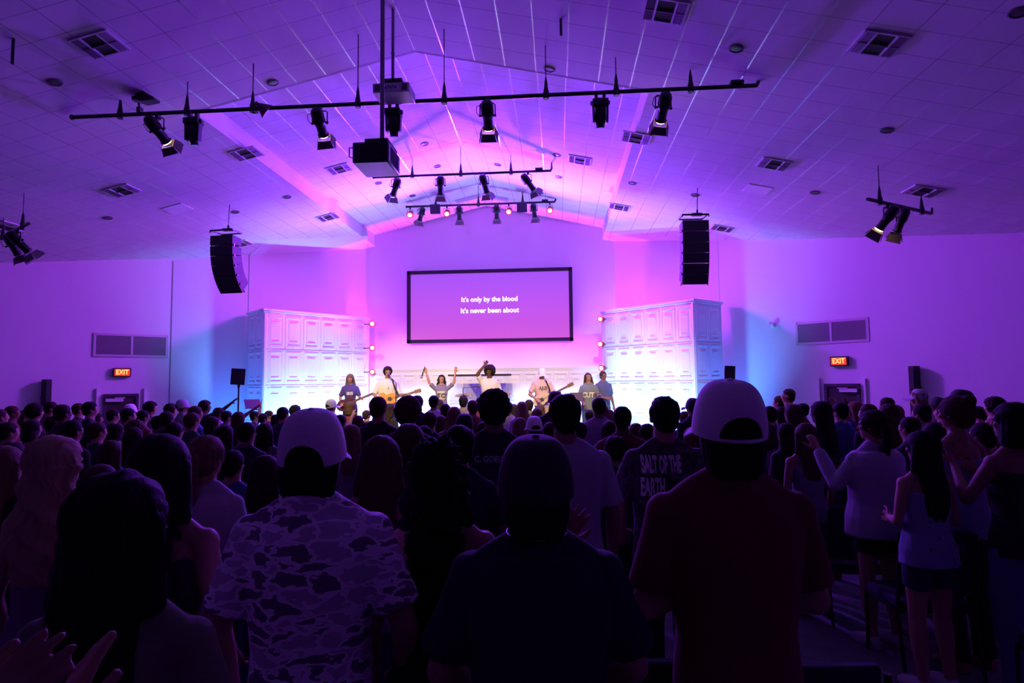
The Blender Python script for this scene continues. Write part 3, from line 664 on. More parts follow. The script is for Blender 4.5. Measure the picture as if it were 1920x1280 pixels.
def stand_speaker(px0, py0, px1, py1, y, l, tilt):
    a = at(px0, py0, y); b = at(px1, py1, y); z0 = floor_z(y); w = b.x-a.x; h = a.z-b.z; cx = (a.x+b.x)/2
    t = thing('stand_speaker', l, 'speaker', (cx, y, z0))
    M = Matrix.Translation((0, 0, (a.z+b.z)/2-z0)) @ Matrix.Rotation(tilt, 4, 'Z') @ Matrix.Rotation(.06, 4, 'Y')
    mb = MB(); mb.prism([(-w*.45, -.13), (w*.45, -.13), (w*.34, .13), (-w*.34, .13)], -h/2, h/2, M); mb.build('cabinet', M_BOX, t, bevel=.01)
    mb = MB(); mb.tube([(0, 0, .06), (0, 0, b.z-z0+.05)], .018, 10); mb.tube([(0, 0, b.z-z0-.06), (0, 0, b.z-z0+.03)], .028, 10); mb.build('pole', M_ANOD, t)
    for k in range(3):
        an = k*2.094+.3; mb = MB(); mb.tube([(0, 0, .75), (math.cos(an)*.45, math.sin(an)*.45, .02)], .012, 8); mb.tube([(0, 0, .35), (math.cos(an)*.26, math.sin(an)*.26, .33)], .008, 6); mb.build('leg', M_ANOD, t)
stand_speaker(435, 691, 461, 721, 13.0, 'black box speaker on a pole stand left of the stage', .35)
stand_speaker(1356, 686, 1379, 720, 13.0, 'black box speaker on a pole stand right of the stage, behind a white cap', -.2)


# ---------------------------------------------------------------- people
def remesh(mb, name, vox, mats, smooth=3, fold=None, decim=None):
    """melt the overlapping solids of mb into ONE continuous surface"""
    me = mb.mesh(name, mats, True); o = bpy.data.objects.new(name, me); C.objects.link(o)
    r = o.modifiers.new('r', 'REMESH'); r.mode = 'VOXEL'; r.voxel_size = vox; r.use_smooth_shade = True
    if smooth:
        s = o.modifiers.new('s', 'SMOOTH'); s.factor = .5; s.iterations = smooth
    if decim:
        d = o.modifiers.new('d', 'DECIMATE'); d.ratio = decim
    dg = bpy.context.evaluated_depsgraph_get(); out = bpy.data.meshes.new_from_object(o.evaluated_get(dg))
    bpy.data.objects.remove(o); out.name = name
    if fold:
        amp, sx, sz, seed = fold
        vs = out.vertices; nr = [v.normal.copy() for v in vs]
        for v, n in zip(vs, nr):
            p = Vector((v.co.x*sx+seed, v.co.y*sx, v.co.z*sz))
            v.co += n*(amp*(noise.noise(p)+.5*noise.noise(p*2.3)))
    out.polygons.foreach_set('use_smooth', [True]*len(out.polygons))
    out.materials.clear()
    for m in mats: out.materials.append(m)
    return out
def ring(z, cx, cy, rx, ry, n=20, sq=2.3, tilt=0):
    r = []
    for k in range(n):
        a = 2*PI*k/n; c, s = math.cos(a), math.sin(a)
        x = math.copysign(abs(c)**(2/sq), c)*rx; y = math.copysign(abs(s)**(2/sq), s)*ry
        r.append(Vector((cx+x, cy+y, z+y*tilt)))
    return r
def ell(mb, c, r, n=14, M=None):
    vs = []; m = n//2
    prof = [(math.sin(PI*i/m), math.cos(PI*i/m)) for i in range(1, m)]
    rings = [[Vector((c[0]+r[0]*s*math.cos(2*PI*k/n), c[1]+r[1]*s*math.sin(2*PI*k/n), c[2]+r[2]*z)) for k in range(n)] for s, z in prof]
    if M is not None: rings = [[M @ p for p in q] for q in rings]
    mb.loft(rings)
def limb(mb, a, b, r0, r1, n=12, bulge=0):
    a = Vector(a); b = Vector(b); pts = []; rs = []; L = (b-a).length; d = (b-a)/max(L, 1e-6)
    pts.append(a-d*r0*.7); rs.append(r0*.55); pts.append(a-d*r0*.3); rs.append(r0*.9)
    for i in range(5):
        t = i/4; pts.append(a+d*L*t); rs.append(r0+(r1-r0)*t+bulge*math.sin(PI*min(1, t*1.5)) if t < .67 else r0+(r1-r0)*t)
    pts.append(b+d*r1*.3); rs.append(r1*.9); pts.append(b+d*r1*.7); rs.append(r1*.55)
    mb.tube(pts, rs, n)
ARM = {  # elbow and wrist for the right arm (mirror x for the left); z from the floor of a 1.75 m figure
    'down': ((.245, -.02, 1.13), (.255, .07, .87)),
    'front': ((.235, -.03, 1.14), (.08, .20, 1.10)),          # hands joined before the belly
    'pocket': ((.275, -.07, 1.15), (.20, .06, .93)),
    'up': ((.30, .10, 1.62), (.27, .14, 1.88)),               # straight up
    'out': ((.38, .20, 1.50), (.48, .36, 1.70)),              # reaching forward and out
    'fwd': ((.26, .26, 1.42), (.22, .50, 1.58)),
    'bent': ((.30, .10, 1.22), (.26, .26, 1.46)),             # palm raised beside the shoulder
    'clap': ((.25, .08, 1.16), (.05, .30, 1.32)),
    'akimbo': ((.36, -.08, 1.20), (.19, -.02, 1.03)),
    'cross': ((.25, .02, 1.15), (-.06, .17, 1.20)),
    'head': ((.33, .06, 1.50), (.10, .10, 1.72)),
}
def arm_pts(pose, sx, fem):
    e, wv = ARM[pose] if isinstance(pose, str) else pose
    k = .93 if fem else 1
    sh = Vector((sx*(.178 if not fem else .158), 0, 1.408))
    return sh, Vector((sx*e[0]*k, e[1], e[2])), Vector((sx*wv[0]*k, wv[1], wv[2]))
def hand(mb, el, wr, sx, curl=.25, spread=.06, up=None):
    d = (wr-el).normalized()
    s = Vector((sx, 0, 0)); side = d.cross(Vector((0, 1, 0)))
    if side.length < .2: side = d.cross(Vector((0, 0, 1)))
    side.normalize(); nrm = side.cross(d).normalized()       # palm plane spanned by side and d
    pc = wr+d*.048
    M = Matrix((side, nrm, d)).transposed()
    ringz = []
    for t, hw, th in ((-.02, .024, .019), (.01, .032, .016), (.05, .041, .015), (.085, .040, .013), (.096, .034, .010)):
        ringz.append([wr+M @ Vector((math.cos(2*PI*k/12)*hw, math.sin(2*PI*k/12)*th, t)) for k in range(12)])
    mb.loft(ringz)
    for i, (o, L) in enumerate(((-.030, .066), (-.010, .078), (.011, .073), (.030, .058))):
        base = wr+M @ Vector((o, 0, .084)); a = (i-1.5)*spread
        p = base; pts = [p]; c = 0
        for seg in (.42, .32, .26):
            dd = M @ Vector((math.sin(a), math.sin(c), math.cos(a)*math.cos(c))); p = p+dd*L*seg; pts.append(p); c += curl*1.3
        mb.tube(pts, [.0092, .0088, .0080, .0068], 8)
    tb = wr+M @ Vector((-sx*.030, .004, .022)); p1 = tb+M @ Vector((-sx*.026, .006, .022)); p2 = p1+M @ Vector((-sx*.012, .008, .028)); p3 = p2+M @ Vector((-sx*.003, .006, .02))
    mb.tube([tb, p1, p2, p3], [.014, .0115, .0095, .008], 8)
def torso_rings(fem, g=0.0, z0=.80):
    if fem: T = [(.80, .125, .095, 0), (.90, .165, .112, -.01), (.97, .160, .105, -.005), (1.08, .122, .085, .0), (1.16, .122, .086, .0), (1.27, .140, .100, .012), (1.36, .150, .092, .004), (1.42, .140, .076, -.004), (1.46, .095, .060, -.006)]
    else: T = [(.80, .13, .095, 0), (.90, .165, .112, -.008), (.98, .158, .108, 0), (1.08, .150, .104, .004), (1.18, .160, .108, .004), (1.29, .178, .114, .004), (1.37, .182, .104, 0), (1.43, .160, .084, -.006), (1.475, .105, .064, -.008)]
    return [ring(z, 0, cy, rx+g, ry+g) for z, rx, ry, cy in T if z >= z0]
def head_prims(mb, fem, tilt=0.0, turn=0.0):
    M = Matrix.Translation((0, .0, 1.545)) @ Matrix.Rotation(turn, 4, 'Z') @ Matrix.Rotation(tilt, 4, 'X') @ Matrix.Translation((0, 0, -1.545))
    ell(mb, (0, -.004, 1.668), (.074, .092, .090), 18, M)
    ell(mb, (0, .028, 1.612), (.056, .062, .070), 16, M)     # face and jaw
    ell(mb, (0, .062, 1.570), (.024, .026, .020), 10, M)     # chin
    ell(mb, (0, .082, 1.672), (.050, .016, .014), 10, M)     # brow
    mb.tube([M @ Vector(p) for p in ((0, .088, 1.668), (0, .106, 1.630), (0, .092, 1.624))], [.008, .013, .010], 8)   # nose
    ell(mb, (0, .083, 1.600), (.022, .012, .0055), 10, M); ell(mb, (0, .080, 1.590), (.018, .012, .006), 10, M)       # lips
    for s in (-1, 1):
        ell(mb, (s*.040, .072, 1.638), (.020, .014, .014), 8, M)   # cheeks
        ell(mb, (s*.078, -.002, 1.642), (.009, .018, .030), 8, M)  # ears
    return M
def body_mesh(fem, armL, armR, vox=.010, tilt=0, turn=0, hcurl=.25, legs='stand', tone=None):
    mb = MB(); mb.loft(torso_rings(fem))
    k = .88 if fem else 1.0
    mb.tube([(0, -.010, 1.44), (0, -.006, 1.50), (0, .0, 1.56), (0, .010, 1.60)], [.078*k, .067*k, .061*k, .057*k], 14)
    for s in (-1, 1): limb(mb, (s*.034, -.016, 1.515), (s*.160*k, -.006, 1.418), .034, .042)      # trapezius
    M = head_prims(mb, fem, tilt, turn)
    for s, pose in ((-1, armL), (1, armR)):
        sh, el, wr = arm_pts(pose, s, fem)
        ell(mb, sh, (.058*k, .058*k, .062*k))
        limb(mb, sh, el, .050*k, .038*k, bulge=.004); limb(mb, el, wr, .040*k, .026*k, bulge=.004)
        hand(mb, el, wr, s, hcurl)
    for s in (-1, 1):
        hp = Vector((s*.085, 0, .88)); kn = Vector((s*.10, .015, .48)); an = Vector((s*.105, -.02, .09))
        limb(mb, hp, kn, .086, .054, bulge=.004); limb(mb, kn, an, .055, .036, bulge=.010)
        mb.loft([[Vector((s*.108+x*wd, y, z0+zz*h)) for x, zz in ((-1, 0), (1, 0), (1, .6), (.5, 1), (-.5, 1), (-1, .6))] for y, wd, h, z0 in ((-.075, .028, .06, .005), (-.02, .036, .10, .003), (.06, .042, .065, .002), (.13, .044, .045, .002), (.165, .03, .03, .004))])
    return remesh(mb, 'body', vox, [tone or SKIN], 3)
def skin(i): return mat('skin_%s' % 'abcd'[i], [(.38, .20, .135), (.27, .14, .09), (.14, .07, .045), (.06, .03, .02)][i], .6, spec=.25, bump=(90, .06))
SKIN = skin(0)
def shirt_mesh(fem, armL, armR, kind='tee', m=None, vox=.012, seed=0, hem=.86, g=.015, neck=True):
    """kind: tee, long, tank, strap, polo"""
    mb = MB(); z0 = hem
    R = torso_rings(fem, g, max(z0, .80)); 
    if kind == 'loose' : R = torso_rings(fem, g+.03, max(z0, .80))
    first = R[0]; zt = first[0].z
    if zt-z0 > .004: R.insert(0, [Vector((p.x*1.03, p.y*1.03, z0)) for p in first])
    if kind == 'tank': R = R[:-2]
    if kind == 'strapless': R = [r for r in R if r[0].z < 1.37]
    mb.loft(R); k = .88 if fem else 1
    if kind not in ('tank', 'strapless'):
        for s in (-1, 1): limb(mb, (s*.046, -.016, 1.502), (s*.160*k, -.004, 1.420), .047, .053*k)
    for s, pose in ((-1, armL), (1, armR)):
        sh, el, wr = arm_pts(pose, s, fem)
        if kind in ('tee', 'polo', 'loose'):
            e2 = sh+(el-sh)*(.80 if kind != 'loose' else .95); ell(mb, sh, (.058*k+g*.4, .060*k+g*.4, .060*k+g*.3)); mb.tube([sh-(el-sh)*.02, sh+(el-sh)*.35, e2], [.054*k+g*.4, .052*k+g*.6, .053*k+g*.8], 14)
        elif kind in ('long', 'sweater'):
            w = .012 if kind == 'sweater' else 0
            ell(mb, sh, (.066*k+g*.3, .068*k, .070*k)); limb(mb, sh, el, .060*k+w, .052*k+w); limb(mb, el, el+(wr-el)*.93, .054*k+w, .040*k+w)
        elif kind == 'tank':
            limb(mb, (s*.092*k, -.008, 1.462), (s*.105*k, -.01, 1.34), .044, .058)
    if kind == 'polo' or kind == 'tee': mb.tube([(0, -.012, 1.45), (0, -.010, 1.512 if kind == 'tee' else 1.53)], [.088*k, .076*k], 16)
    if kind in ('sweater', 'loose', 'long'): mb.tube([(0, -.012, 1.44), (0, -.010, 1.515)], [.092*k, .079*k], 16)
    me = remesh(mb, 'shirt', vox, [m], 3, (.0075, 7, 3.2, seed*3.7+1))
    return me
def pants_mesh(fem, m, kind='long', vox=.013, seed=0, top=.99):
    mb = MB(); mb.loft([r for r in torso_rings(fem, .010) if r[0].z <= top+.001]+[ring(top+.02, 0, 0, .150 if not fem else .14, .10)])
    for s in (-1, 1):
        hp = Vector((s*.087, 0, .88)); kn = Vector((s*.10, .015, .48)); an = Vector((s*.105, -.02, .07))
        if kind == 'long': limb(mb, hp, kn, .098, .070); mb.tube([kn+Vector((0, 0, .05)), kn, kn+(an-kn)*.5, an], [.072, .070, .066, .068], 14)
        elif kind == 'shorts': e = hp+(kn-hp)*(.80 if not fem else .45); mb.tube([hp+Vector((0, 0, .03)), hp, e], [.09, .100, .094], 14)
        elif kind == 'skirt': pass
    if kind == 'skirt': mb.loft([ring(.90, 0, 0, .18, .13), ring(.55, 0, 0, .26, .20)])
    return remesh(mb, 'trousers' if kind == 'long' else kind, vox, [m], 2, (.006, 8, 4, seed*2.3))
def shoe_mesh(s, m):
    mb = MB(); mb.loft([[Vector((s*.108+x*wd, y, zz*h)) for x, zz in ((-1, 0), (1, 0), (1, .6), (.5, 1), (-.5, 1), (-1, .6))] for y, wd, h in ((-.09, .030, .08), (-.03, .042, .10), (.07, .050, .080), (.15, .050, .058), (.185, .032, .04))])
    return remesh(mb, 'shoe', .012, [m], 2)
def hair_mesh(kind, m, M, vox=.009, seed=0, amp=.006, wave=0, length=1.20):
    """M: head pose matrix. kinds: short, buzz, curly, long, bob, pony, bun, braid"""
    mb = MB(); fem = kind not in ('short', 'buzz', 'curly')
    g = {'buzz': .004, 'short': .011, 'curly': .030, 'afro': .055, 'shag': .004}.get(kind, .016)
    if kind in ('short', 'buzz', 'curly', 'afro', 'shag'):
        ell(mb, (0, -.014, 1.684), (.075+g, .090+g, .083+g), 20, M)
        ell(mb, (0, -.046, 1.632), (.063+g*.8, .050+g*.6, .070), 16, M)
    else:
        ell(mb, (0, -.012, 1.682), (.078+g, .094+g, .088+g*.7), 20, M)
        ell(mb, (0, -.040, 1.635), (.070+g, .060+g, .080), 16, M)
    if kind in ('long', 'wavy'):
        rings = []
        for t, rx, ry, cy in ((1.70, .07, .05, -.055), (1.63, .082, .056, -.058), (1.56, .088, .054, -.062), (1.48, .096, .046, -.078), (1.40, .104, .038, -.098), (1.32, .100, .032, -.104), (1.26, .088, .028, -.100), (1.20, .060, .02, -.094)):
            tt = 1.70-(1.70-t)*(1.70-length)/.5; rings.append(ring(tt, 0, cy, rx, ry, 22, 2.1))
        mb.loft(rings)
        for s in (-1, 1): limb(mb, M @ Vector((s*.078, .0, 1.67)), Vector((s*.098, -.035, 1.50)), .026, .032)
    if kind == 'shag': ell(mb, (0, -.012, 1.652), (.083, .096, .080), 22, M); amp = .003; mb.loft([ring(1.66, 0, -.03, .092, .078), ring(1.58, 0, -.035, .088, .070), ring(1.53, 0, -.038, .076, .058), ring(1.50, 0, -.036, .05, .04)])
    if kind == 'bob': mb.loft([ring(1.68, 0, -.02, .085, .09), ring(1.60, 0, -.03, .096, .088), ring(1.52, 0, -.03, .098, .08), ring(1.50, 0, -.03, .07, .06)])
    if kind in ('pony', 'braid'):
        ell(mb, (0, -.115, 1.70), (.028, .028, .03), 10, M)
        L = 1.70-length; n = 9; pts = [M @ Vector((0, -.11, 1.70))]+[Vector((.015*math.sin(i*1.1)*wave, -.135+.004*i, 1.70-L*(i/n))) for i in range(1, n+1)]
        rs = [.022]+[.036*(1-.055*i)+(.008*(i % 2) if kind == 'braid' else 0) for i in range(1, n+1)]; rs[-1] = .012; mb.tube(pts, rs, 12)
    if kind == 'bun': ell(mb, (0, -.085, 1.745), (.045, .045, .042), 12, M)
    me = remesh(mb, 'hair', vox, [m], 2)
    vs = me.vertices; nr = [v.normal.copy() for v in vs]; Mi = M.inverted()
    f = 55 if kind in ('curly', 'afro', 'wavy') else 75
    for v, n in zip(vs, nr):
        p = v.co
        if kind in ('curly', 'afro') or amp > .015: q = p*42
        else:
            a = math.atan2(p.x, -p.y+.01)
            q = Vector((a*6.5+seed, p.z*(3 if kind != 'wavy' else 9), seed)) if p.z < 1.70 else Vector((p.x*60+seed, p.y*10, 3))
        wv = noise.noise(q)+.5*noise.noise(q*2.2)
        v.co += n*(amp*wv)
        lc = Mi @ v.co
        if lc.z < 1.706 and lc.y > .058 and abs(lc.x) < .066: lc.y = .052; v.co = M @ lc
        if kind == 'wavy' and p.z < 1.66:
            v.co += Vector((.010*math.sin(p.z*55+p.x*25+seed), .008*math.sin(p.z*48+p.x*40), 0))
    return me
def cap_mesh(M, m, g=.0, back=False, opening=True, name='cap', tilt=.16, strap=True, N=96, K=28):
    """a six-panel ball cap; the adjuster opening faces backwards unless worn backwards"""
    mb = MB(); y0 = -.008; rx, ry, rz = .096+g, .110+g, .146+g; zb = 1.634
    Rm = M @ Matrix.Translation((0, y0, zb)) @ Matrix.Rotation(tilt, 4, 'X') @ (Matrix.Rotation(PI, 4, 'Z') if back else Matrix())
    A_ = .62; HT = K*.30; jb = max(1, int(K*.07)) if strap else 0
    def rr(i, j):
        a = (i/N-.5)*2*PI; return math.hypot(a/A_, (j-jb)/(HT-jb))
    def hole(i, j):
        return opening and 0 <= j and j >= jb and rr(i % N+.5, j+.5) < 1
    def pt(i, j, o=0):
        fi, fj = float(i), float(j)
        if opening and j >= jb:
            k = [hole(i-1, j-1) if j > jb else None, hole(i, j-1) if j > jb else None, hole(i-1, j), hole(i, j)]
            if any(k) and not all(k if j > jb else k[2:]):      # a vertex on the rim of the opening slides onto the arch
                r = rr(i, j)
                if r > .01: a = (i-N/2)/r; fi = N/2+a; fj = jb+(j-jb)/r
        a = 2*PI*fi/N; t = (fj/K)*PI/2; c = max(0, math.cos(t))**.58 if j < K else 0
        ph = (i/N*6) % 1; seam = 1-.010*max(0, 1-min(ph, 1-ph)*26)
        return Rm @ Vector(((rx+o)*c*math.sin(a)*seam, (ry+o)*c*math.cos(a)*seam, (rz+o)*math.sin(t)))
    fs = []; vs = []
    for o in (0, -.004):
        for j in range(K+1):
            for i in range(N): vs.append(pt(i, j, o))
    L = (K+1)*N
    for j in range(K):
        for i in range(N):
            if hole(i, j): continue
            q = (j*N+i, j*N+(i+1) % N, (j+1)*N+(i+1) % N, (j+1)*N+i); fs.append(q); fs.append(tuple(x+L for x in reversed(q)))
            for (ii, jj, e) in ((i, j-1, (q[0], q[1])), (i, j+1, (q[2], q[3])), ((i-1) % N, j, (q[3], q[0])), ((i+1) % N, j, (q[1], q[2]))):
                if jj < 0 or (0 <= jj < K and hole(ii, jj)): fs.append((e[1], e[0], e[0]+L, e[1]+L))
    mb.add(vs, fs)
    bt = MB(); bt.lathe([(.010, -.002), (.009, .004), (.004, .006)], 10, Rm @ Matrix.Translation((0, 0, rz)))
    # brim
    br = MB(); n = 14; top = []; bot = []
    for i in range(n+1):
        a = -1.05+2.1*i/n; x = (rx-.002)*math.sin(a); y = (ry-.002)*math.cos(a); ex = x*1.02; ey = ry+.078*(1-(abs(x)/rx)**2.6)*1.0
        dz = -.016*(x/rx)**2
        top += [(x, y, .004+dz), (ex, max(ey, y+.003), -.012+dz*2.4)]
    fsb = []
    for i in range(n): fsb.append((2*i, 2*i+1, 2*i+3, 2*i+2))
    m2 = [(x, y, z-.005) for x, y, z in top]; LL = len(top)
    allv = [Rm @ Vector(p) for p in top+m2]
    f2 = fsb+[tuple(reversed([x+LL for x in f])) for f in fsb]
    for i in range(n): f2.append((2*i+1, 2*i+3, 2*i+3+LL, 2*i+1+LL)); f2.append((2*i, 2*i+LL, 2*i+2+LL, 2*i+2))
    f2 += [(0, 1, 1+LL, LL), (2*n, 2*n+LL, 2*n+1+LL, 2*n+1)]
    br.add(allv, f2)
    return mb.mesh(name, [m], .8), br.mesh('brim', [m], .8), bt.mesh('button', [m], .8)
def put(name, me, parent, mats=None):
    o = bpy.data.objects.new(name, me); C.objects.link(o); o.parent = parent
    if mats:
        for i, mm in enumerate(mats): o.material_slots[i].link = 'OBJECT'; o.material_slots[i].material = mm
    return o
def decal(text, shirt, parent, m, x, z, size, M=None, back=True, xs=1, bold=0, name='lettering', space=1.0, off=.004, shape=None):
    """lettering laid onto the cloth by dropping every vertex on it"""
    me = text_mesh(text, size, 0, bold=bold, xs=xs, space=space) if shape is None else shape
    bm = bmesh.new(); bm.from_mesh(me)
    bmesh.ops.triangulate(bm, faces=bm.faces[:])
    for _ in range(2):
        lg = [e for e in bm.edges if e.calc_length() > .02]
        if lg: bmesh.ops.subdivide_edges(bm, edges=lg, cuts=1)
        bmesh.ops.triangulate(bm, faces=bm.faces[:])
    bv = BVHTree.FromPolygons([v.co.copy() for v in shirt.vertices], [tuple(p.vertices) for p in shirt.polygons])
    sy = -1 if back else 1
    for v in bm.verts:
        lx = (v.co.x if back else -v.co.x)+x; lz = v.co.y+z
        h = bv.ray_cast(Vector((lx, sy*.6, lz)), Vector((0, -sy, 0)))
        y = h[0].y if h[0] else 0
        v.co = Vector((lx, y+sy*off, lz))
    me2 = bpy.data.meshes.new(name); bm.to_mesh(me2); bm.free(); me2.materials.append(m)
    o = bpy.data.objects.new(name, me2); C.objects.link(o); o.parent = parent; return o


def person(label, loc, h, rz, fem=False, L='down', R='down', shirt=('tee', None, {}), pants=('long', None), hair=('short', None, {}), tone=0, cap=None, tilt=0, turn=0, group=None, vox=.009, curl=.25, shoes=None, capk={}, eyes=False):
    t = thing('person', label, 'person', loc, rz, group); t.scale = (h/1.75,)*3
    M = Matrix.Translation((0, .0, 1.545)) @ Matrix.Rotation(turn, 4, 'Z') @ Matrix.Rotation(tilt, 4, 'X') @ Matrix.Translation((0, 0, -1.545))
    P = {}
    P['body'] = put('body', body_mesh(fem, L, R, vox, tilt, turn, curl, tone=skin(tone)), t)
    if shirt: P['shirt'] = put('shirt', shirt_mesh(fem, L, R, shirt[0], shirt[1], vox+.002, len(label), **(shirt[2] if len(shirt) > 2 else {})), t)
    if pants: P['trousers'] = put('trousers' if pants[0] == 'long' else pants[0], pants_mesh(fem, pants[1], pants[0], .013, len(label)), t)
    if hair: P['hair'] = put('hair', hair_mesh(hair[0], hair[1], M, vox, len(label), **(hair[2] if len(hair) > 2 else {})), t)
    if cap:
        a, b, c = cap_mesh(M, cap, **capk); P['cap'] = put('cap', a, t); put('brim', b, P['cap']); put('button', c, P['cap'])
    if shoes:
        for s in (-1, 1): put('shoe', shoe_mesh(s, shoes), t)
    if eyes:
        for s in (-1, 1):
            mb = MB(); ell(mb, (s*.029, .0805, 1.652), (.013, .010, .008), 10, M); put('eye', mb.mesh('eye', [mat('eye_dark', (.03, .02, .02), .3)], True), t)
        mb = MB(); ell(mb, (0, .089, 1.595), (.020, .008, .006), 10, M); put('mouth', mb.mesh('mouth', [mat('lip_'+'abcd'[tone], [(.38, .10, .09), (.30, .08, .07), (.14, .05, .04), (.06, .02, .02)][tone], .4)], True), t)
    t.update_tag(); P['root'] = t
    return P
HAIR = {k: mat('hair_'+k, c, .75, spec=.15, bump=(160, .25)) for k, c in dict(black=(.008, .006, .006), dark=(.020, .012, .009), brown=(.06, .032, .018), light=(.16, .095, .05), blonde=(.36, .25, .14)).items()}
def cloth(name, col, **k): return mat('cloth_'+name, col, k.pop('rough', .9), bump=(120, .25), **k)


# ---------------------------------------------------------------- the band on the stage
def stg(px, y): r = ray(px, 700); p = EYE+r*(y/r.y); return Vector((p.x, y, STG))
def rpt(root, local): return root.location+Matrix.Rotation(root.rotation_euler.z, 3, 'Z') @ (Vector(local)*root.scale.x)
CLW = cloth('cream', (.72, .68, .60)); CLV = cloth('violet_print', (.07, .05, .20)); CLP = cloth('pink_lit_tee', (.62, .42, .42)); CLG = cloth('grey_green', (.16, .19, .19)); JEAN = cloth('denim', (.04, .06, .14)); BLKC = cloth('black', (.012, .012, .014)); TAN = cloth('tan', (.45, .34, .22))  # CLP: pink stage light put into the tee's own colour
LETW = mat('print_white', (.75, .72, .66), .8); LETD = mat('print_dark', (.06, .05, .07), .8)
def guitar(name, label, root, neck, bodyc, face, col, acoustic=True, s=1.0, up=Vector((0, 0, 1))):
    """bodyc: body centre, neck: unit vector to the head, face: outward normal (all in room space)"""
    n = Vector(neck).normalized(); f = Vector(face).normalized(); f = (f-n*f.dot(n)).normalized(); sd = n.cross(f)
    M = Matrix.Translation(bodyc) @ Matrix((sd, n, f)).transposed().to_4x4() @ Matrix.Scale(s, 4)
    t = thing(name, label, 'guitar' if acoustic else 'bass guitar', bodyc)
    L = Matrix.Translation(-Vector(bodyc)) @ M
    pr = []; N = 40
    for k in range(N):
        a = 2*PI*k/N; y = math.sin(a)*.245; ww = (.195 if y < 0 else .145)-.035*math.exp(-((y-.03)/.07)**2) if acoustic else (.155 if y < .02 else .15)-.03*math.exp(-((y-.02)/.07)**2)
        pr.append((math.cos(a)**1*ww if abs(math.cos(a)) > .02 else 0, y))
    th = .05 if acoustic else .02
    mb = MB(); mb.prism(pr, -th, th, L); mb.build('soundbox' if acoustic else 'solid_body', col, t, bevel=.004)
    mb = MB()
    if acoustic: mb.lathe([(.048, th), (.048, th+.002)], 20, L @ Matrix.Translation((0, .06, 0))); mb.build('sound_hole', LETD, t)
    else: mb.box(L @ Vector((0, 0, th+.004)), (.09*s, .09*s, .012), L.to_3x3().normalized()); mb.build('pickup', LETD, t)
    nl = .44 if acoustic else .56; mb = MB(); R = L.to_3x3().normalized(); mb.box(L @ Vector((0, .19+nl/2, th)), (.052*s, nl*s, .022*s), R); mb.build('neck', mat('neck_wood', (.22, .12, .06), .5), t)
    mb = MB(); mb.box(L @ Vector((0, .27+nl, th-.01)), (.075*s, .16*s, .02*s), R)
    for sx in (-1, 1):
        for k in range(3): mb.tube([L @ Vector((sx*.03, .22+nl+k*.045, th)), L @ Vector((sx*.06, .22+nl+k*.045, th))], .008*s, 6)
    mb.build('headstock', mat('neck_wood', (.22, .12, .06), .5), t)
    mb = MB(); mb.box(L @ Vector((0, -.10, th+.006)), (.13*s, .025*s, .01), R); mb.build('bridge', LETD, t)
    mb = MB()
    for k in range(4): mb.tube([L @ Vector((-.015+.01*k, -.10, th+.012)), L @ Vector((-.015+.01*k, .19+nl, th+.018))], .0012, 4)
    mb.build('strings', M_GREY, t); return t
def strap(t_, pts):
    mb = MB(); mb.tube([Vector(p)-t_.location for p in pts], .018, 6); return mb.build('strap', BLKC, t_)
def toward(p): return -math.atan2(-p.x, -p.y)             # rotation that faces the audience
# singer with the acoustic guitar
p = stg(727, 13.7)
A = person('person on stage in a loose cream shirt singing and playing an acoustic guitar', p, 1.80, toward(p)+.1, False, ((.27, .06, 1.14), (.40, .30, 1.16)), ((.30, .02, 1.16), (.20, .20, 1.04)),
           ('loose', CLW), ('long', BLKC), ('curly', HAIR['dark'], dict(amp=.008)), 0, eyes=True, group='musicians on the stage')
r = A['root']; decal('t', A['shirt'].data, r, LETD, .0, 1.30, .10, back=False)
q = rpt(r, (.03, .20, 1.05)); hd = rpt(r, (-.42, .26, 1.17))
g = guitar('acoustic_guitar', 'honey-coloured acoustic guitar held by the singer in the cream shirt', r, hd-q, q, rpt(r, (0, 1, 0))-rpt(r, (0, 0, 0)), mat('spruce', (.75, .36, .07), .35))
strap(g, [rpt(r, (-.22, .17, 1.12)), rpt(r, (-.14, .15, 1.30)), rpt(r, (-.10, .10, 1.47)), rpt(r, (-.07, .0, 1.50)), rpt(r, (.0, -.14, 1.36)), rpt(r, (.19, -.12, 1.12)), rpt(r, (.24, .12, .98))])
def mic_stand(label, base, head, boom=None, y=0):
    t = thing('microphone_stand', label, 'microphone stand', base)
    b = Vector(base); h = Vector(head)-b
    mb = MB(); mb.lathe([(.13, 0), (.13, .012), (.03, .02)], 20); mb.build('base', M_ANOD, t)
    k = Vector(boom)-b if boom else h
    mb = MB(); mb.tube([(0, 0, 0), (0, 0, k.z)], .010, 8); mb.build('pole', M_ANOD, t)
    mb = MB(); mb.tube([Vector((0, 0, k.z)), h], .007, 6); mb.build('boom', M_ANOD, t)
    d = (h-Vector((0, 0, k.z))).normalized(); m = thing('microphone', label.replace('stand', 'head').replace('boom head', 'microphone'), 'microphone', b+h)
    MM = zto(-d if d.length else (0, 0, -1)); mb = MB(); mb.lathe([(.010, .0), (.013, -.05), (.016, -.10)], 12, MM @ Matrix.Rotation(PI, 4, 'X')); mb.build('handle', M_ANOD, m)
    mb = MB(); ell(mb, MM @ Vector((0, 0, .12)), (.027, .027, .027), 12); mb.build('grille_ball', M_GREY, m); return t
mic_stand('thin microphone stand before the singer with the acoustic guitar', rpt(r, (-.12, .55, 0))*1, rpt(r, (-.02, .24, 1.56)), rpt(r, (-.12, .55, 1.42)))
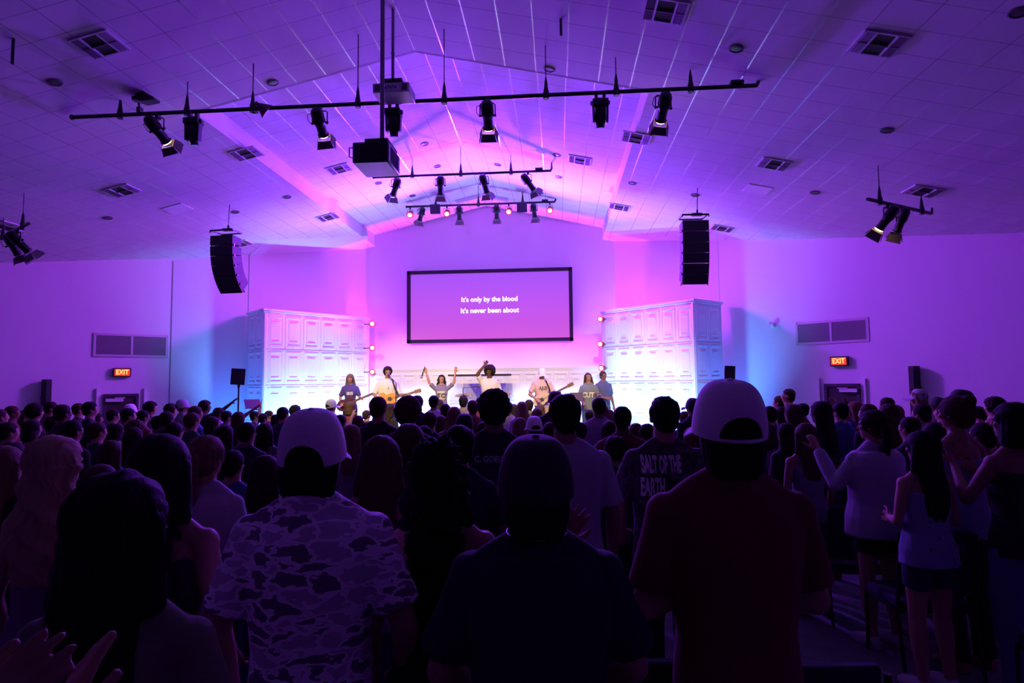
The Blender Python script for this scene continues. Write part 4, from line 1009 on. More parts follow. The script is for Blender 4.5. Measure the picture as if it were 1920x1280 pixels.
# bass player on the left
p = stg(657, 14.1)
A = person('person on stage far left in a violet printed tee with long fair hair, playing bass', p, 1.66, toward(p)-.15, True, ((.26, .05, 1.17), (.36, .30, 1.16)), ((.27, -.02, 1.17), (.20, .18, 1.04)),
           ('tee', CLV), ('long', BLKC), ('long', HAIR['light'], dict(length=1.28)), 0, tilt=-.25, eyes=True, group='musicians on the stage')
r = A['root']; decal('1015', A['shirt'].data, r, LETW, 0, 1.28, .10, back=False, bold=.006, xs=.8)
q = rpt(r, (.06, .19, 1.02)); hd = rpt(r, (-.40, .27, 1.20))
guitar('bass_guitar', 'long-necked bass guitar held by the person in the violet tee', r, hd-q, q, rpt(r, (0, 1, 0))-rpt(r, (0, 0, 0)), mat('bass_body', (.10, .03, .05), .3), False)
# singer with both arms raised
p = stg(828, 14.3)
A = person('person on stage with long dark hair, both arms raised high, a microphone in one hand', p, 1.62, toward(p), True, ((.34, .02, 1.56), (.38, .02, 1.83)), ((.34, .02, 1.56), (.42, .02, 1.82)),
           ('tee', cloth('grey_sleeve', (.16, .13, .20))), ('long', BLKC), ('wavy', HAIR['dark'], dict(length=1.25, amp=.006)), 0, tilt=.15, eyes=True, group='musicians on the stage', curl=.5)
r = A['root']; mb = MB(); mb.box((0, 0, 0), (.24, .22, .001)); me = mb.mesh('print_block', [LETW])
decal('', A['shirt'].data, r, LETW, 0, 1.24, .1, back=False, shape=me, name='print_block'); decal('TO', A['shirt'].data, r, LETD, 0, 1.23, .16, back=False, off=.008, bold=.004)
t = thing('microphone', 'dark handheld microphone pointing down in the raised hand left of centre stage', 'microphone', rpt(r, (.425, .03, 1.90)))
mb = MB(); mb.tube([(0, 0, .08), (-.03, .0, -.02), (-.075, 0, -.15)], [.012, .014, .019], 10); mb.build('handle', M_ANOD, t); mb = MB(); ell(mb, (-.085, 0, -.18), (.03, .03, .03), 12); mb.build('grille_ball', M_GREY, t)
# centre singer, one fist up
p = stg(918, 13.5)
A = person('person at centre stage in a pale tee, one arm raised over curly hair', p, 1.78, toward(p)-.35, False, 'front', ((.25, .10, 1.60), (.08, .10, 1.80)),
           ('tee', CLW), ('long', BLKC), ('afro', HAIR['dark'], dict(amp=.014)), 2, eyes=True, group='musicians on the stage', curl=1.2)
r = A['root']
# guitarist in the white cap
p = stg(1016, 14.2)
A = person('person on stage in a pink-lit tee and white cap, head bowed over a guitar', p, 1.74, toward(p)+.2, False, ((.28, .05, 1.14), (.32, .30, 1.20)), ((.30, .0, 1.16), (.18, .20, 1.05)),
           ('tee', CLP), ('long', TAN), ('short', HAIR['light']), 0, cap=mat('cap_white', (.75, .73, .70), .8), capk=dict(opening=False), tilt=-.30, eyes=True, group='musicians on the stage')
r = A['root']; decal('AJUS', A['shirt'].data, r, LETD, 0, 1.30, .12, back=False, bold=.004, xs=.75)
q = rpt(r, (.05, .20, 1.04)); hd = rpt(r, (-.33, .32, 1.24))
g = guitar('electric_guitar', 'pale electric guitar held by the person in the white cap', r, hd-q, q, rpt(r, (0, 1, 0))-rpt(r, (0, 0, 0)), mat('cream_lacquer', (.7, .55, .4), .25), False, .9)
strap(g, [rpt(r, (-.18, .14, 1.1)), rpt(r, (-.14, .14, 1.30)), rpt(r, (-.08, .10, 1.46)), rpt(r, (-.05, .0, 1.50)), rpt(r, (.05, -.14, 1.3)), rpt(r, (.16, -.10, 1.1))])
# two singers on the right
p = stg(1103, 13.9)
A = person('person on stage right in a grey-green tee with long brown hair, chin lifted', p, 1.62, toward(p)-.1, True, ((.25, .06, 1.20), (.33, .32, 1.22)), ((.26, .0, 1.16), (.14, .20, 1.05)),
           ('tee', CLG, dict(g=.025)), ('long', JEAN), ('long', HAIR['brown'], dict(length=1.36)), 0, tilt=.25, turn=.35, eyes=True, group='musicians on the stage')
r = A['root']; decal('CUT', A['shirt'].data, r, LETW, 0, 1.22, .17, back=False, bold=.006, xs=.85)
p = stg(1131, 14.5)
A = person('person standing behind the grey-green tee singer, in a dark tee, looking sideways', p, 1.66, toward(p)+.6, False, 'down', 'front', ('tee', cloth('slate', (.10, .11, .17))), ('long', JEAN), ('short', HAIR['brown']), 1, eyes=True, group='musicians on the stage')
def music_stand(px, py, y, w, hgt, yaw, label, base):
    o = at(px, py, y); t = thing('music_stand', label, 'music stand', (o.x, o.y, base), yaw); H_ = o.z-base
    mb = MB(); mb.box((0, 0, H_), (w, .012, hgt), R3('X', -.5)); mb.box((0, -.04, H_-hgt*.42), (w, .06, .012)); mb.build('desk', mat('stand_dark', (.05, .02, .03), .5), t, bevel=.003)
    mb = MB(); mb.tube([(0, .02, .1), (0, .02, H_-.02)], .011, 8)
    mb.build('pole', M_ANOD, t)
    for k in range(3): mb = MB(); an = k*2.094; mb.tube([(0, .02, .18), (math.cos(an)*.26, math.sin(an)*.26, .01)], .008, 6); mb.build('leg', M_ANOD, t)
music_stand(1081, 744, 13.6, .30, .22, .1, 'dark maroon music stand between two musicians on the right of the stage', STG)
music_stand(474, 757, 12.5, .34, .22, .9, 'slanted black music stand beside the pole speaker left of the stage', floor_z(12.5))
# drum kit behind a clear screen, with its dark lid
dk = at(905, 700, 15.3); cx = dk.x
t = thing('drum_shield', 'clear acrylic drum screen with a thin black lid behind the centre singer', 'drum screen', (cx, 15.0, STG))
zl = at(905, 703, 15.0).z-STG
mb = MB(); mb.prism([(-.78, -.35), (.78, -.35), (.70, .75), (-.70, .75)], zl-.02, zl+.02); mb.build('lid', M_BLKM, t)
ac = mat('acrylic', (.95, .97, 1), .03, trans=1.0, spec=.3); ac.node_tree.nodes['Principled BSDF'].inputs['IOR'].default_value = 1.05
for k, (x0, y0, x1, y1) in enumerate(((-.75, -.3, -.38, -.48), (-.38, -.48, 0, -.5), (0, -.5, .38, -.48), (.38, -.48, .75, -.3))):
    a = math.atan2(y1-y0, x1-x0); L = math.hypot(x1-x0, y1-y0); mb = MB(); mb.box(((x0+x1)/2, (y0+y1)/2, zl/2), (L-.01, .008, zl-.03), R3('Z', a)); mb.build('clear_panel', ac, t)
t = thing('drum_kit', 'drum kit half hidden behind the clear screen at centre stage', 'drums', (cx, 15.25, STG))
dm = mat('drum_shell', (.55, .5, .5), .3); dh = mat('drum_head', (.75, .73, .7), .6); br = mat('brass', (.55, .38, .12), .25, .9)
mb = MB(); mb.lathe([(.28, -.2), (.28, .2)], 28, Matrix.Translation((0, .05, .29)) @ Matrix.Rotation(PI/2, 4, 'X')); b = mb.build('bass_drum', dm, t)
mb = MB(); mb.lathe([(.27, .2), (.27, .206)], 28, Matrix.Translation((0, .05, .29)) @ Matrix.Rotation(PI/2, 4, 'X')); mb.build('drum_head', dh, b)
for x, y, z, rr, h in ((-.17, .0, .72, .14, .2), (.17, .0, .72, .15, .22), (.45, .3, .5, .19, .34), (-.38, .32, .6, .17, .14)):
    mb = MB(); mb.lathe([(rr, -h/2), (rr, h/2)], 22, Matrix.Translation((x, y, z))); b = mb.build('drum', dm, t); mb = MB(); mb.lathe([(rr-.005, h/2), (rr-.005, h/2+.006)], 22, Matrix.Translation((x, y, z))); mb.build('drum_head', dh, b)
    mb = MB(); mb.tube([(x, y+.02, z-h/2), (x*.9, y+.05, .02)], .012, 6); mb.build('drum_leg', M_GREY, b)
for x, y, z, rr in ((-.5, .05, 1.12, .22), (.5, .05, 1.15, .24)):
    mb = MB(); mb.lathe([(.02, .02), (.03, .012), (rr, 0), (rr, -.003)], 26, Matrix.Translation((x, y, z)) @ Matrix.Rotation(.2, 4, 'X')); b = mb.build('cymbal', br, t); mb = MB(); mb.tube([(x, y, z), (x, y, .02)], .010, 6); mb.build('cymbal_stand', M_GREY, b)
b0 = at(885, 760, 14.2); mic_stand('slim boom stand with a black microphone between the raised-arm singer and centre stage', (at(868, 700, 14.2).x, 14.2, STG), at(890, 725, 14.2), (at(868, 700, 14.2).x, 14.2, at(868, 727, 14.2).z))
# floor monitors along the stage edge
for px, l in ((700, 'black wedge monitor on the stage edge, left'), (905, 'black wedge monitor on the stage edge, centre'), (1090, 'black wedge monitor on the stage edge, right')):
    p = stg(px, 13.0); o = None; mb = MB(); mb.prism([(-.16, 0), (.16, 0), (.05, .28), (-.16, .28)], -.26, .26, Matrix.Rotation(PI/2, 4, 'X') @ Matrix.Rotation(PI/2, 4, 'Y')); t = thing('wedge_monitor', l, 'speaker', p, 0, 'wedge monitors on the stage edge'); mb.build('cabinet', M_BOX, t)


# ---------------------------------------------------------------- the people nearest the viewer
def fp(px, y, dz=0): r = ray(px, 720); p = EYE+r*(y/r.y); return Vector((p.x, y, floor_z(y)))
def topz(px, py, y): return at(px, py, y).z
def place(px, py, y, capped=False):
    p = fp(px, y); return p, (topz(px, py, y)-p.z)*1.75/1.779
# leaf-camouflage print of the polo shirt
def camo(name, c0, c1, c2, sc, thr=(.05, .1), lo=.46):
    m = mat(name, c0, .9); nt = m.node_tree; b = nt.nodes['Principled BSDF']
    tc = nt.nodes.new('ShaderNodeTexCoord'); mp = nt.nodes.new('ShaderNodeMapping'); mp.inputs['Scale'].default_value = sc; nt.links.new(tc.outputs['Object'], mp.inputs[0])
    n = nt.nodes.new('ShaderNodeTexNoise'); n.inputs['Scale'].default_value = 1.4; n.inputs['Detail'].default_value = 2; nt.links.new(mp.outputs[0], n.inputs['Vector'])
    ad = nt.nodes.new('ShaderNodeVectorMath'); ad.operation = 'MULTIPLY_ADD'; nt.links.new(n.outputs['Color'], ad.inputs[0]); ad.inputs[1].default_value = (1.3, 1.3, 1.1); nt.links.new(mp.outputs[0], ad.inputs[2])
    vo = nt.nodes.new('ShaderNodeTexVoronoi'); vo.feature = 'DISTANCE_TO_EDGE'; vo.inputs['Scale'].default_value = 1; nt.links.new(ad.outputs[0], vo.inputs['Vector'])
    vc = nt.nodes.new('ShaderNodeTexVoronoi'); vc.inputs['Scale'].default_value = 1; nt.links.new(ad.outputs[0], vc.inputs['Vector'])
    sp = nt.nodes.new('ShaderNodeSeparateColor'); nt.links.new(vc.outputs['Color'], sp.inputs[0])
    m1 = nt.nodes.new('ShaderNodeMix'); m1.data_type = 'RGBA'; m1.inputs[6].default_value = (*c0, 1); m1.inputs[7].default_value = (*c1, 1)
    nt.links.new(mnode(nt, 'GREATER_THAN', sp.outputs[0], lo), m1.inputs[0])
    m2 = nt.nodes.new('ShaderNodeMix'); m2.data_type = 'RGBA'; m2.inputs[7].default_value = (*c2, 1); nt.links.new(m1.outputs[2], m2.inputs[6])
    nt.links.new(mnode(nt, 'LESS_THAN', vo.outputs['Distance'], thr[0]), m2.inputs[0]); nt.links.new(m2.outputs[2], b.inputs['Base Color']); return m
CAMO = camo('camo_print', (.20, .16, .21), (.58, .52, .60), (1, .97, 1), (10.5, 10.5, 22), (.085, .1), .52)
CAMD = camo('dark_camo', (.014, .012, .012), (.05, .045, .04), (.10, .085, .08), (26, 26, 18), (.04, .1))
def meshcap(name, base):
    m = mat(name, base, .8); nt = m.node_tree; b = nt.nodes['Principled BSDF']; tc = nt.nodes.new('ShaderNodeTexCoord')
    vo = nt.nodes.new('ShaderNodeTexVoronoi'); vo.inputs['Scale'].default_value = 260; vo.inputs['Randomness'].default_value = 0; nt.links.new(tc.outputs['Object'], vo.inputs['Vector'])
    k = mnode(nt, 'LESS_THAN', vo.outputs['Distance'], .30); cc = nt.nodes.new('ShaderNodeMix'); cc.data_type = 'RGBA'; cc.inputs[6].default_value = (*base, 1); cc.inputs[7].default_value = tuple(c*.7 for c in base)+(1,)
    nt.links.new(k, cc.inputs[0]); nt.links.new(cc.outputs[2], b.inputs['Base Color']); return m
WCAP = mat('cap_cream', (.80, .76, .76), .85, bump=(200, .1)); MCAP = meshcap('cap_mesh', (.80, .76, .78)); BCAP = mat('cap_black', (.012, .011, .012), .8)
NAVY = cloth('navy', (.010, .012, .024)); MAROON = cloth('maroon', (.13, .018, .02)); BLACK = cloth('jet', (.008, .008, .009)); LILAC = cloth('lilac', (.16, .09, .15)); OLIVE = cloth('sage_print', (.14, .15, .09))
WHITE = cloth('white', (.36, .34, .39)); WHITE2 = cloth('off_white', (.40, .37, .40)); SKYC = cloth('pale_blue', (.21, .22, .36)); RED = cloth('red', (.30, .02, .03)); JEANS = cloth('jeans', (.03, .04, .10)); PALEJ = cloth('pale_jeans', (.10, .12, .24)); SH = cloth('dark_shorts', (.02, .02, .04))
NEAR = []
def near(label, px, py, y, **k):
    capped = bool(k.get('cap')); p, h = place(px, py, y, capped); rz = k.pop('rz', 0); h = k.pop('h', h)
    NEAR.append((p.x, p.y)); k.setdefault('vox', .008)
    return person(label, p, h, -math.atan2(XR-p.x, 14-p.y)*.6+rz, **k)
A = near('person from behind in a pale leaf-camouflage polo shirt and white mesh cap', 589, 769, 1.8, shirt=('polo', CAMO, dict(g=.022)), pants=('long', NAVY), hair=('shag', HAIR['black']), cap=MCAP, turn=.07, L=((.27, -.03, 1.14), (.27, .08, .90)), R=((.28, .0, 1.14), (.25, .16, .93)), vox=.0065, capk=dict(g=.004, strap=False))
mb = MB(); mb.tube([(-.068*math.cos(a), -.012-.085*math.sin(a), 1.522+.004*math.sin(a)) for a in [PI*i/10 for i in range(11)]], .013, 8); mb.build('collar', CAMO, A['root'])
A = near('person from behind in a black cap with a thin neck chain and black tee', 1002, 823, 1.62, shirt=('tee', NAVY, dict(g=.03)), pants=('long', BLACK), hair=('shag', HAIR['black'], dict(amp=.004)), cap=BCAP, capk=dict(opening=False, g=.010), vox=.0065, L=((.27, .02, 1.15), (.16, .20, 1.05)), R=((.27, .02, 1.15), (.16, .20, 1.05)))
mb = MB(); mb.tube([(.083*math.cos(a), -.012+.080*math.sin(a), 1.530+.006*math.sin(a)) for a in [2*PI*k/28 for k in range(29)]], .0016, 6); mb.build('neck_chain', mat('silver', (.25, .22, .18), .5, 1), A['root'])
A = near('person from behind in a white snapback cap and dark maroon tee, tallest in view', 1362, 716, 1.85, shirt=('tee', MAROON, dict(g=.018)), pants=('long', BLACK), hair=('shag', HAIR['black']), cap=WCAP, turn=-.06, L='cross', R='cross', vox=.0065, capk=dict(g=.006))
A = near('person in front at lower left with a long black mane over a sage print top', 232, 880, 1.2, fem=True, shirt=('tee', OLIVE, dict(g=.02)), pants=('long', BLACK), hair=('long', HAIR['black'], dict(length=1.12, amp=.010)), turn=-.12, R=((.25, .02, 1.15), (.20, .18, 1.12)), vox=.0065, tone=1)
near('person with long wavy blonde hair and a bare shoulder at the left', 110, 815, 2.2, fem=True, shirt=('strapless', LILAC), pants=('skirt', LILAC), hair=('wavy', HAIR['blonde'], dict(length=1.20, amp=.010)), turn=-.2, vox=.0075)
near('person with straight light hair cut off by the left edge of the picture', 14, 834, 2.9, fem=True, shirt=('tee', BLACK), pants=('long', JEANS), hair=('long', HAIR['light'], dict(length=1.2)))
near('person with long black hair and sleeveless black top behind the sage print top', 306, 812, 1.9, fem=True, shirt=('tank', BLACK), pants=('long', BLACK), hair=('long', HAIR['black'], dict(length=1.2)), L='front', R=((.24, -.02, 1.15), (.20, .14, 1.0)), tone=1, turn=.0)
near('person with fair hair tied back in a loose tail over a pale grey tee', 390, 815, 2.9, fem=True, shirt=('loose', WHITE2), pants=('long', BLACK), hair=('pony', HAIR['light'], dict(length=1.33)), turn=-.15)
near('person with long straight brown hair just right of the white mesh cap', 715, 815, 2.75, fem=True, shirt=('tank', LILAC), pants=('long', JEANS), hair=('long', HAIR['brown'], dict(length=1.1)), turn=.1)
near('person with reddish brown hair and pale top, behind the long straight brown hair', 767, 793, 3.35, fem=True, shirt=('tee', WHITE2), pants=('long', JEANS), hair=('long', HAIR['brown'], dict(length=1.22)))
near('person with a big mane of black curls reaching one bare arm to the right', 820, 848, 1.98, fem=True, shirt=('tank', BLACK, dict(g=.02)), pants=('long', PALEJ), hair=('wavy', HAIR['black'], dict(length=1.02, amp=.022)), R=((.36, .10, 1.27), (.46, .02, 1.42)), tone=0, h=1.64)
A = near('person in a plain white tee with short black hair, right of the black cap', 1058, 736, 3.35, shirt=('tee', WHITE, dict(g=.03)), pants=('long', BLACK), hair=('short', HAIR['black'], dict(amp=.010)), tone=1)
A = near('person with black curls in a dark tee printed with a palm tree', 926, 733, 4.0, shirt=('tee', BLACK, dict(g=.03)), pants=('long', BLACK), hair=('curly', HAIR['black'], dict(amp=.012)), tone=2)
PRT = mat('print_grey', (.30, .28, .32), .8); PRD = mat('print_faint', (.05, .055, .06), .8); r = A['root']; sm = A['shirt'].data
decal('C. GOEUPHILS', sm, r, PRT, .02, 1.365, .052, bold=.0015, xs=.85)
for k in range(9): decal('summer weekend retreat'[k:k+18-k % 3], sm, r, PRD, -.02, 1.30-k*.026, .026, xs=.9, name='small_print')
mb = MB()
for k in range(7):
    a = PI*(-.05+k*1.1/6); d = Vector((math.cos(a), math.sin(a)*.8, 0)); n = Vector((-d.y, d.x, 0))*.010; e = d*.052-Vector((0, .018, 0)); mb.add([(0, 0, 0), d*.03+n, e, d*.03-n], [(0, 1, 2, 3)])
mb.add([(-.004, 0, 0), (.004, 0, 0), (.010, -.11, 0), (.0, -.11, 0)], [(0, 1, 2, 3)])
decal('', sm, r, PRT, .11, 1.285, .1, shape=mb.mesh('palm', [PRT]), name='palm_print')
A = near('person in a dark camouflage tee lettered SALT OF THE EARTH', 1243, 741, 3.65, shirt=('tee', CAMD, dict(g=.035)), pants=('long', BLACK), hair=('short', HAIR['black'], dict(amp=.012)), L=((.27, .02, 1.16), (.22, .15, .98)))
r = A['root']; sm = A['shirt'].data
decal('SALT OF THE', sm, r, LETW, -.060, 1.395, .125, bold=.006, xs=.29); decal('EARTH', sm, r, LETW, -.112, 1.270, .135, bold=.006, xs=.30)
decal('HAPPENING NOW\nLEADERSHIP', sm, r, PRT, -.10, 1.175, .030, xs=.6, name='small_print'); decal('THURSDAYS\nAT 6 PM', sm, r, PRT, .07, 1.31, .030, xs=.8, name='small_print'); decal('IT', sm, r, LETW, -.05, 1.06, .13, bold=.003, xs=.5)
near('person with a small neat head, navy tee and bun, left of the black cap', 860, 796, 3.2, fem=True, shirt=('tee', NAVY, dict(g=.03)), pants=('long', JEANS), hair=('bun', HAIR['black']), L='clap', R=((.28, .02, 1.18), (.26, .2, 1.25)))
# right-hand block, beyond the aisle
near('person in a long white sweater with a dark braid, one sleeve raised', 1632, 768, 4.7, fem=True, shirt=('sweater', WHITE, dict(hem=.83, g=.075)), pants=('shorts', BLACK), hair=('braid', HAIR['dark'], dict(length=1.16)), turn=.55, L=((.30, .08, 1.20), (.31, .26, 1.45)), R='down', shoes=WHITE2)
A = near('person in a white top dotted with dark spots, with long black hair and shorts', 1722, 806, 4.0, fem=True, shirt=('strapless', SKYC, dict(hem=.86, g=.03)), pants=('shorts', SH), hair=('long', HAIR['black'], dict(length=1.16, amp=.008)), turn=.3, L=((.24, .0, 1.16), (.14, .18, 1.14)), R='front', shoes=WHITE2)
sm = A['shirt'].data
for x, z in ((.09, 1.16), (-.02, 1.06), (.13, 1.18), (.06, .92), (.11, 1.0), (-.09, .99), (-.07, 1.17)):
    mb = MB(); mb.add([(.011*math.cos(k*.785), .011*math.sin(k*.785), 0) for k in range(8)], [tuple(range(8))]); decal('', sm, A['root'], LETD, x, z, .1, shape=mb.mesh('dot', [LETD]), name='dot')
near('person with brown hair tied up, bare back over a pale blue off-shoulder top', 1788, 741, 4.35, fem=True, shirt=('strapless', SKYC, dict(g=.035)), pants=('long', BLACK), hair=('bun', HAIR['brown']), turn=.25, tone=1)
near('person at the right edge in a black sleeveless top, hands clasped before the chin', 1892, 753, 3.9, fem=True, shirt=('tank', BLACK), pants=('long', PALEJ), hair=('bob', HAIR['black']), turn=.45, L=((.27, .10, 1.18), (.13, .30, 1.36)), R='clap', tone=1)
t = person('person clapping beside the viewer, only hands reaching in at the lower left', (-.83, .36, -.05), 1.66, -.45, True, ((.22, .18, 1.30), (.02, .36, 1.57)), ((.22, .18, 1.28), (.05, .42, 1.54)), ('tee', LILAC), ('long', BLACK), ('long', HAIR['dark'], {}), 1, curl=.12, vox=.006)

# ---------------------------------------------------------------- chairs of the hall
CHF = mat('chair_frame', (.02, .02, .022), .4, .5); CHC = cloth('chair_fabric', (.018, .02, .035)); TAGM = mat('tag_grey', (.10, .12, .16), .6)
def chair():
    t = thing('stacking_chair', '', 'chair', (0, 0, 0))
    mb = MB(); mb.prism([(-.23, -.22), (.23, -.22), (.24, .18), (.20, .23), (-.20, .23), (-.24, .18)], .41, .475); mb.build('seat', CHC, t, bevel=.02)
    mb = MB(); mb.loft([[Vector((x, -.245-.03*k+.02*(1-(x/.23)**2)*0-dy, .52+k*.42)) for x, dy in ((-.22, 0), (0, .02), (.22, 0), (.22, -.045), (0, -.03), (-.22, -.045))] for k in (0, .33, .66, 1)]); mb.build('backrest', CHC, t, bevel=.012)
    for sx in (-1, 1):
        mb = MB(); mb.tube([(sx*.24, .20, .0), (sx*.24, .19, .42)], .012, 8); mb.build('leg', CHF, t)
        mb = MB(); mb.tube([(sx*.24, -.27, .0), (sx*.24, -.21, .42), (sx*.24, -.25, .60), (sx*.235, -.275, .92)], .012, 8); mb.build('leg', CHF, t)
    mb = MB(); mb.tube([(-.24, .19, .41), (.24, .19, .41), (.24, -.21, .41), (-.24, -.21, .41), (-.24, .19, .41)], .011, 8); mb.build('seat_frame', CHF, t)
    mb = MB(); mb.box((.12, -.302, .84), (.055, .004, .055), R3('X', .07)); mb.build('tag', TAGM, t); return t
CH = []
for x, y, l in ((2.36, 5.3, 'empty dark stacking chair at the aisle, left of the long white sweater'), (2.42, 4.42, 'dark stacking chair behind the long white sweater, its leg on the carpet'), (2.75, 3.45, 'dark stacking chair at the lower right carrying a white paper'),
                (.22, 2.35, 'black stacking chair between the black cap and the maroon tee'), (.80, 2.35, 'black stacking chair in front of the maroon tee'), (-1.45, 2.42, 'black stacking chair in front of the black mane at the left')):
    c = chair() if not CH else dup(CH[0]); CH.append(c); c['label'] = l; c.location = (x, y, floor_z(y)); c['group'] = 'stacking chairs'
mb = MB(); mb.box((0, 0, 0), (.22, .16, .004), R3('Z', .5)); o = mb.build('paper_sheet', mat('paper', (.6, .58, .6), .8)); o.location = (2.72, 3.42, floor_z(3.45)+.479); tag(o, 'white paper sheet lying on the dark chair seat at the lower right', 'paper')
# a pale cloth bag under the aisle chair and a small booklet
t = thing('cloth_bag', 'pale cloth bag slumped on the carpet beside the aisle chair', 'bag', (2.62, 4.95, floor_z(4.95)))
mb = MB(); ell(mb, (0, 0, .17), (.13, .10, .19), 16); ell(mb, (.04, 0, .06), (.16, .12, .08), 16); ell(mb, (-.04, 0, .30), (.08, .06, .08), 12); me = remesh(mb, 'bag_body', .012, [WHITE2], 2, (.012, 12, 9, 2)); put('bag_body', me, t)
mb = MB(); mb.tube([(-.06, 0, .34), (-.05, 0, .44), (.03, 0, .45), (.05, 0, .33)], .008, 6); mb.build('strap', WHITE2, t)


# ---------------------------------------------------------------- the crowd
random.seed(11)
VAR = {}
def variant(fem, pose, kind):
    k = (fem, pose, kind)
    if k not in VAR:
        Lp, Rp = POSES[pose]
        VAR[k] = (body_mesh(fem, Lp, Rp, .0125), shirt_mesh(fem, Lp, Rp, kind, BLACK, .015, len(VAR), g=.022), pants_mesh(fem, BLACK, 'long', .018, len(VAR)))
    return VAR[k]
POSES = dict(rest=('down', 'down'), front=('front', 'front'), clap=('clap', 'clap'), up_right=('down', 'up'), up_left=('up', 'down'), both=('bent', 'bent'), high=('up', 'up'), reach=('front', 'fwd'),
             far=('down', ((.36, .28, 1.55), (.50, .50, 1.74))), wave=('front', 'bent'), hips=('akimbo', 'akimbo'), head=('front', 'head'))
HM_ = {}
def hairv(kind, i):
    k = (kind, i % 2)
    if k not in HM_: HM_[k] = hair_mesh(kind, HAIR['black'], Matrix(), .0125, i % 2*5+1, {'curly': .012, 'afro': .012, 'short': .006}.get(kind, .007), length={'long': 1.24, 'wavy': 1.26, 'pony': 1.36}.get(kind, 1.3))
    return HM_[k]
CAPM = {}
SHIRTS = dict(black=BLACK, navy=NAVY, white=WHITE, grey=cloth('mid_grey', (.16, .15, .17)), maroon=MAROON, blue=cloth('blue', (.04, .07, .20)), red=RED, pale=WHITE2, green=cloth('green', (.03, .06, .04)), lilac=cloth('soft_lilac', (.25, .18, .28)))
def crowd(label, p, h, rz, fem, pose, kind, sh, hk, hc, tone, cap=None, group=None):
    t = thing('person', label, 'person', p, rz, group); t.scale = (h/1.75,)*3
    b, s, q = variant(fem, pose, kind)
    put('body', b, t, [skin(tone)]); put('shirt', s, t, [SHIRTS[sh]]); put('trousers', q, t, [random.choice((BLACK, JEANS, NAVY))]); put('hair', hairv(hk, len(label)), t, [HAIR[hc]])
    if cap:
        kx = cap[1]
        if kx not in CAPM: CAPM[kx] = cap_mesh(Matrix(), BCAP, back=(kx == 'b'), opening=True, N=40, K=12)
        c = put('cap', CAPM[kx][0], t, [cap[0]]); put('brim', CAPM[kx][1], c, [cap[0]])
    return t
WC = mat('cap_grey', (.35, .33, .36), .85)
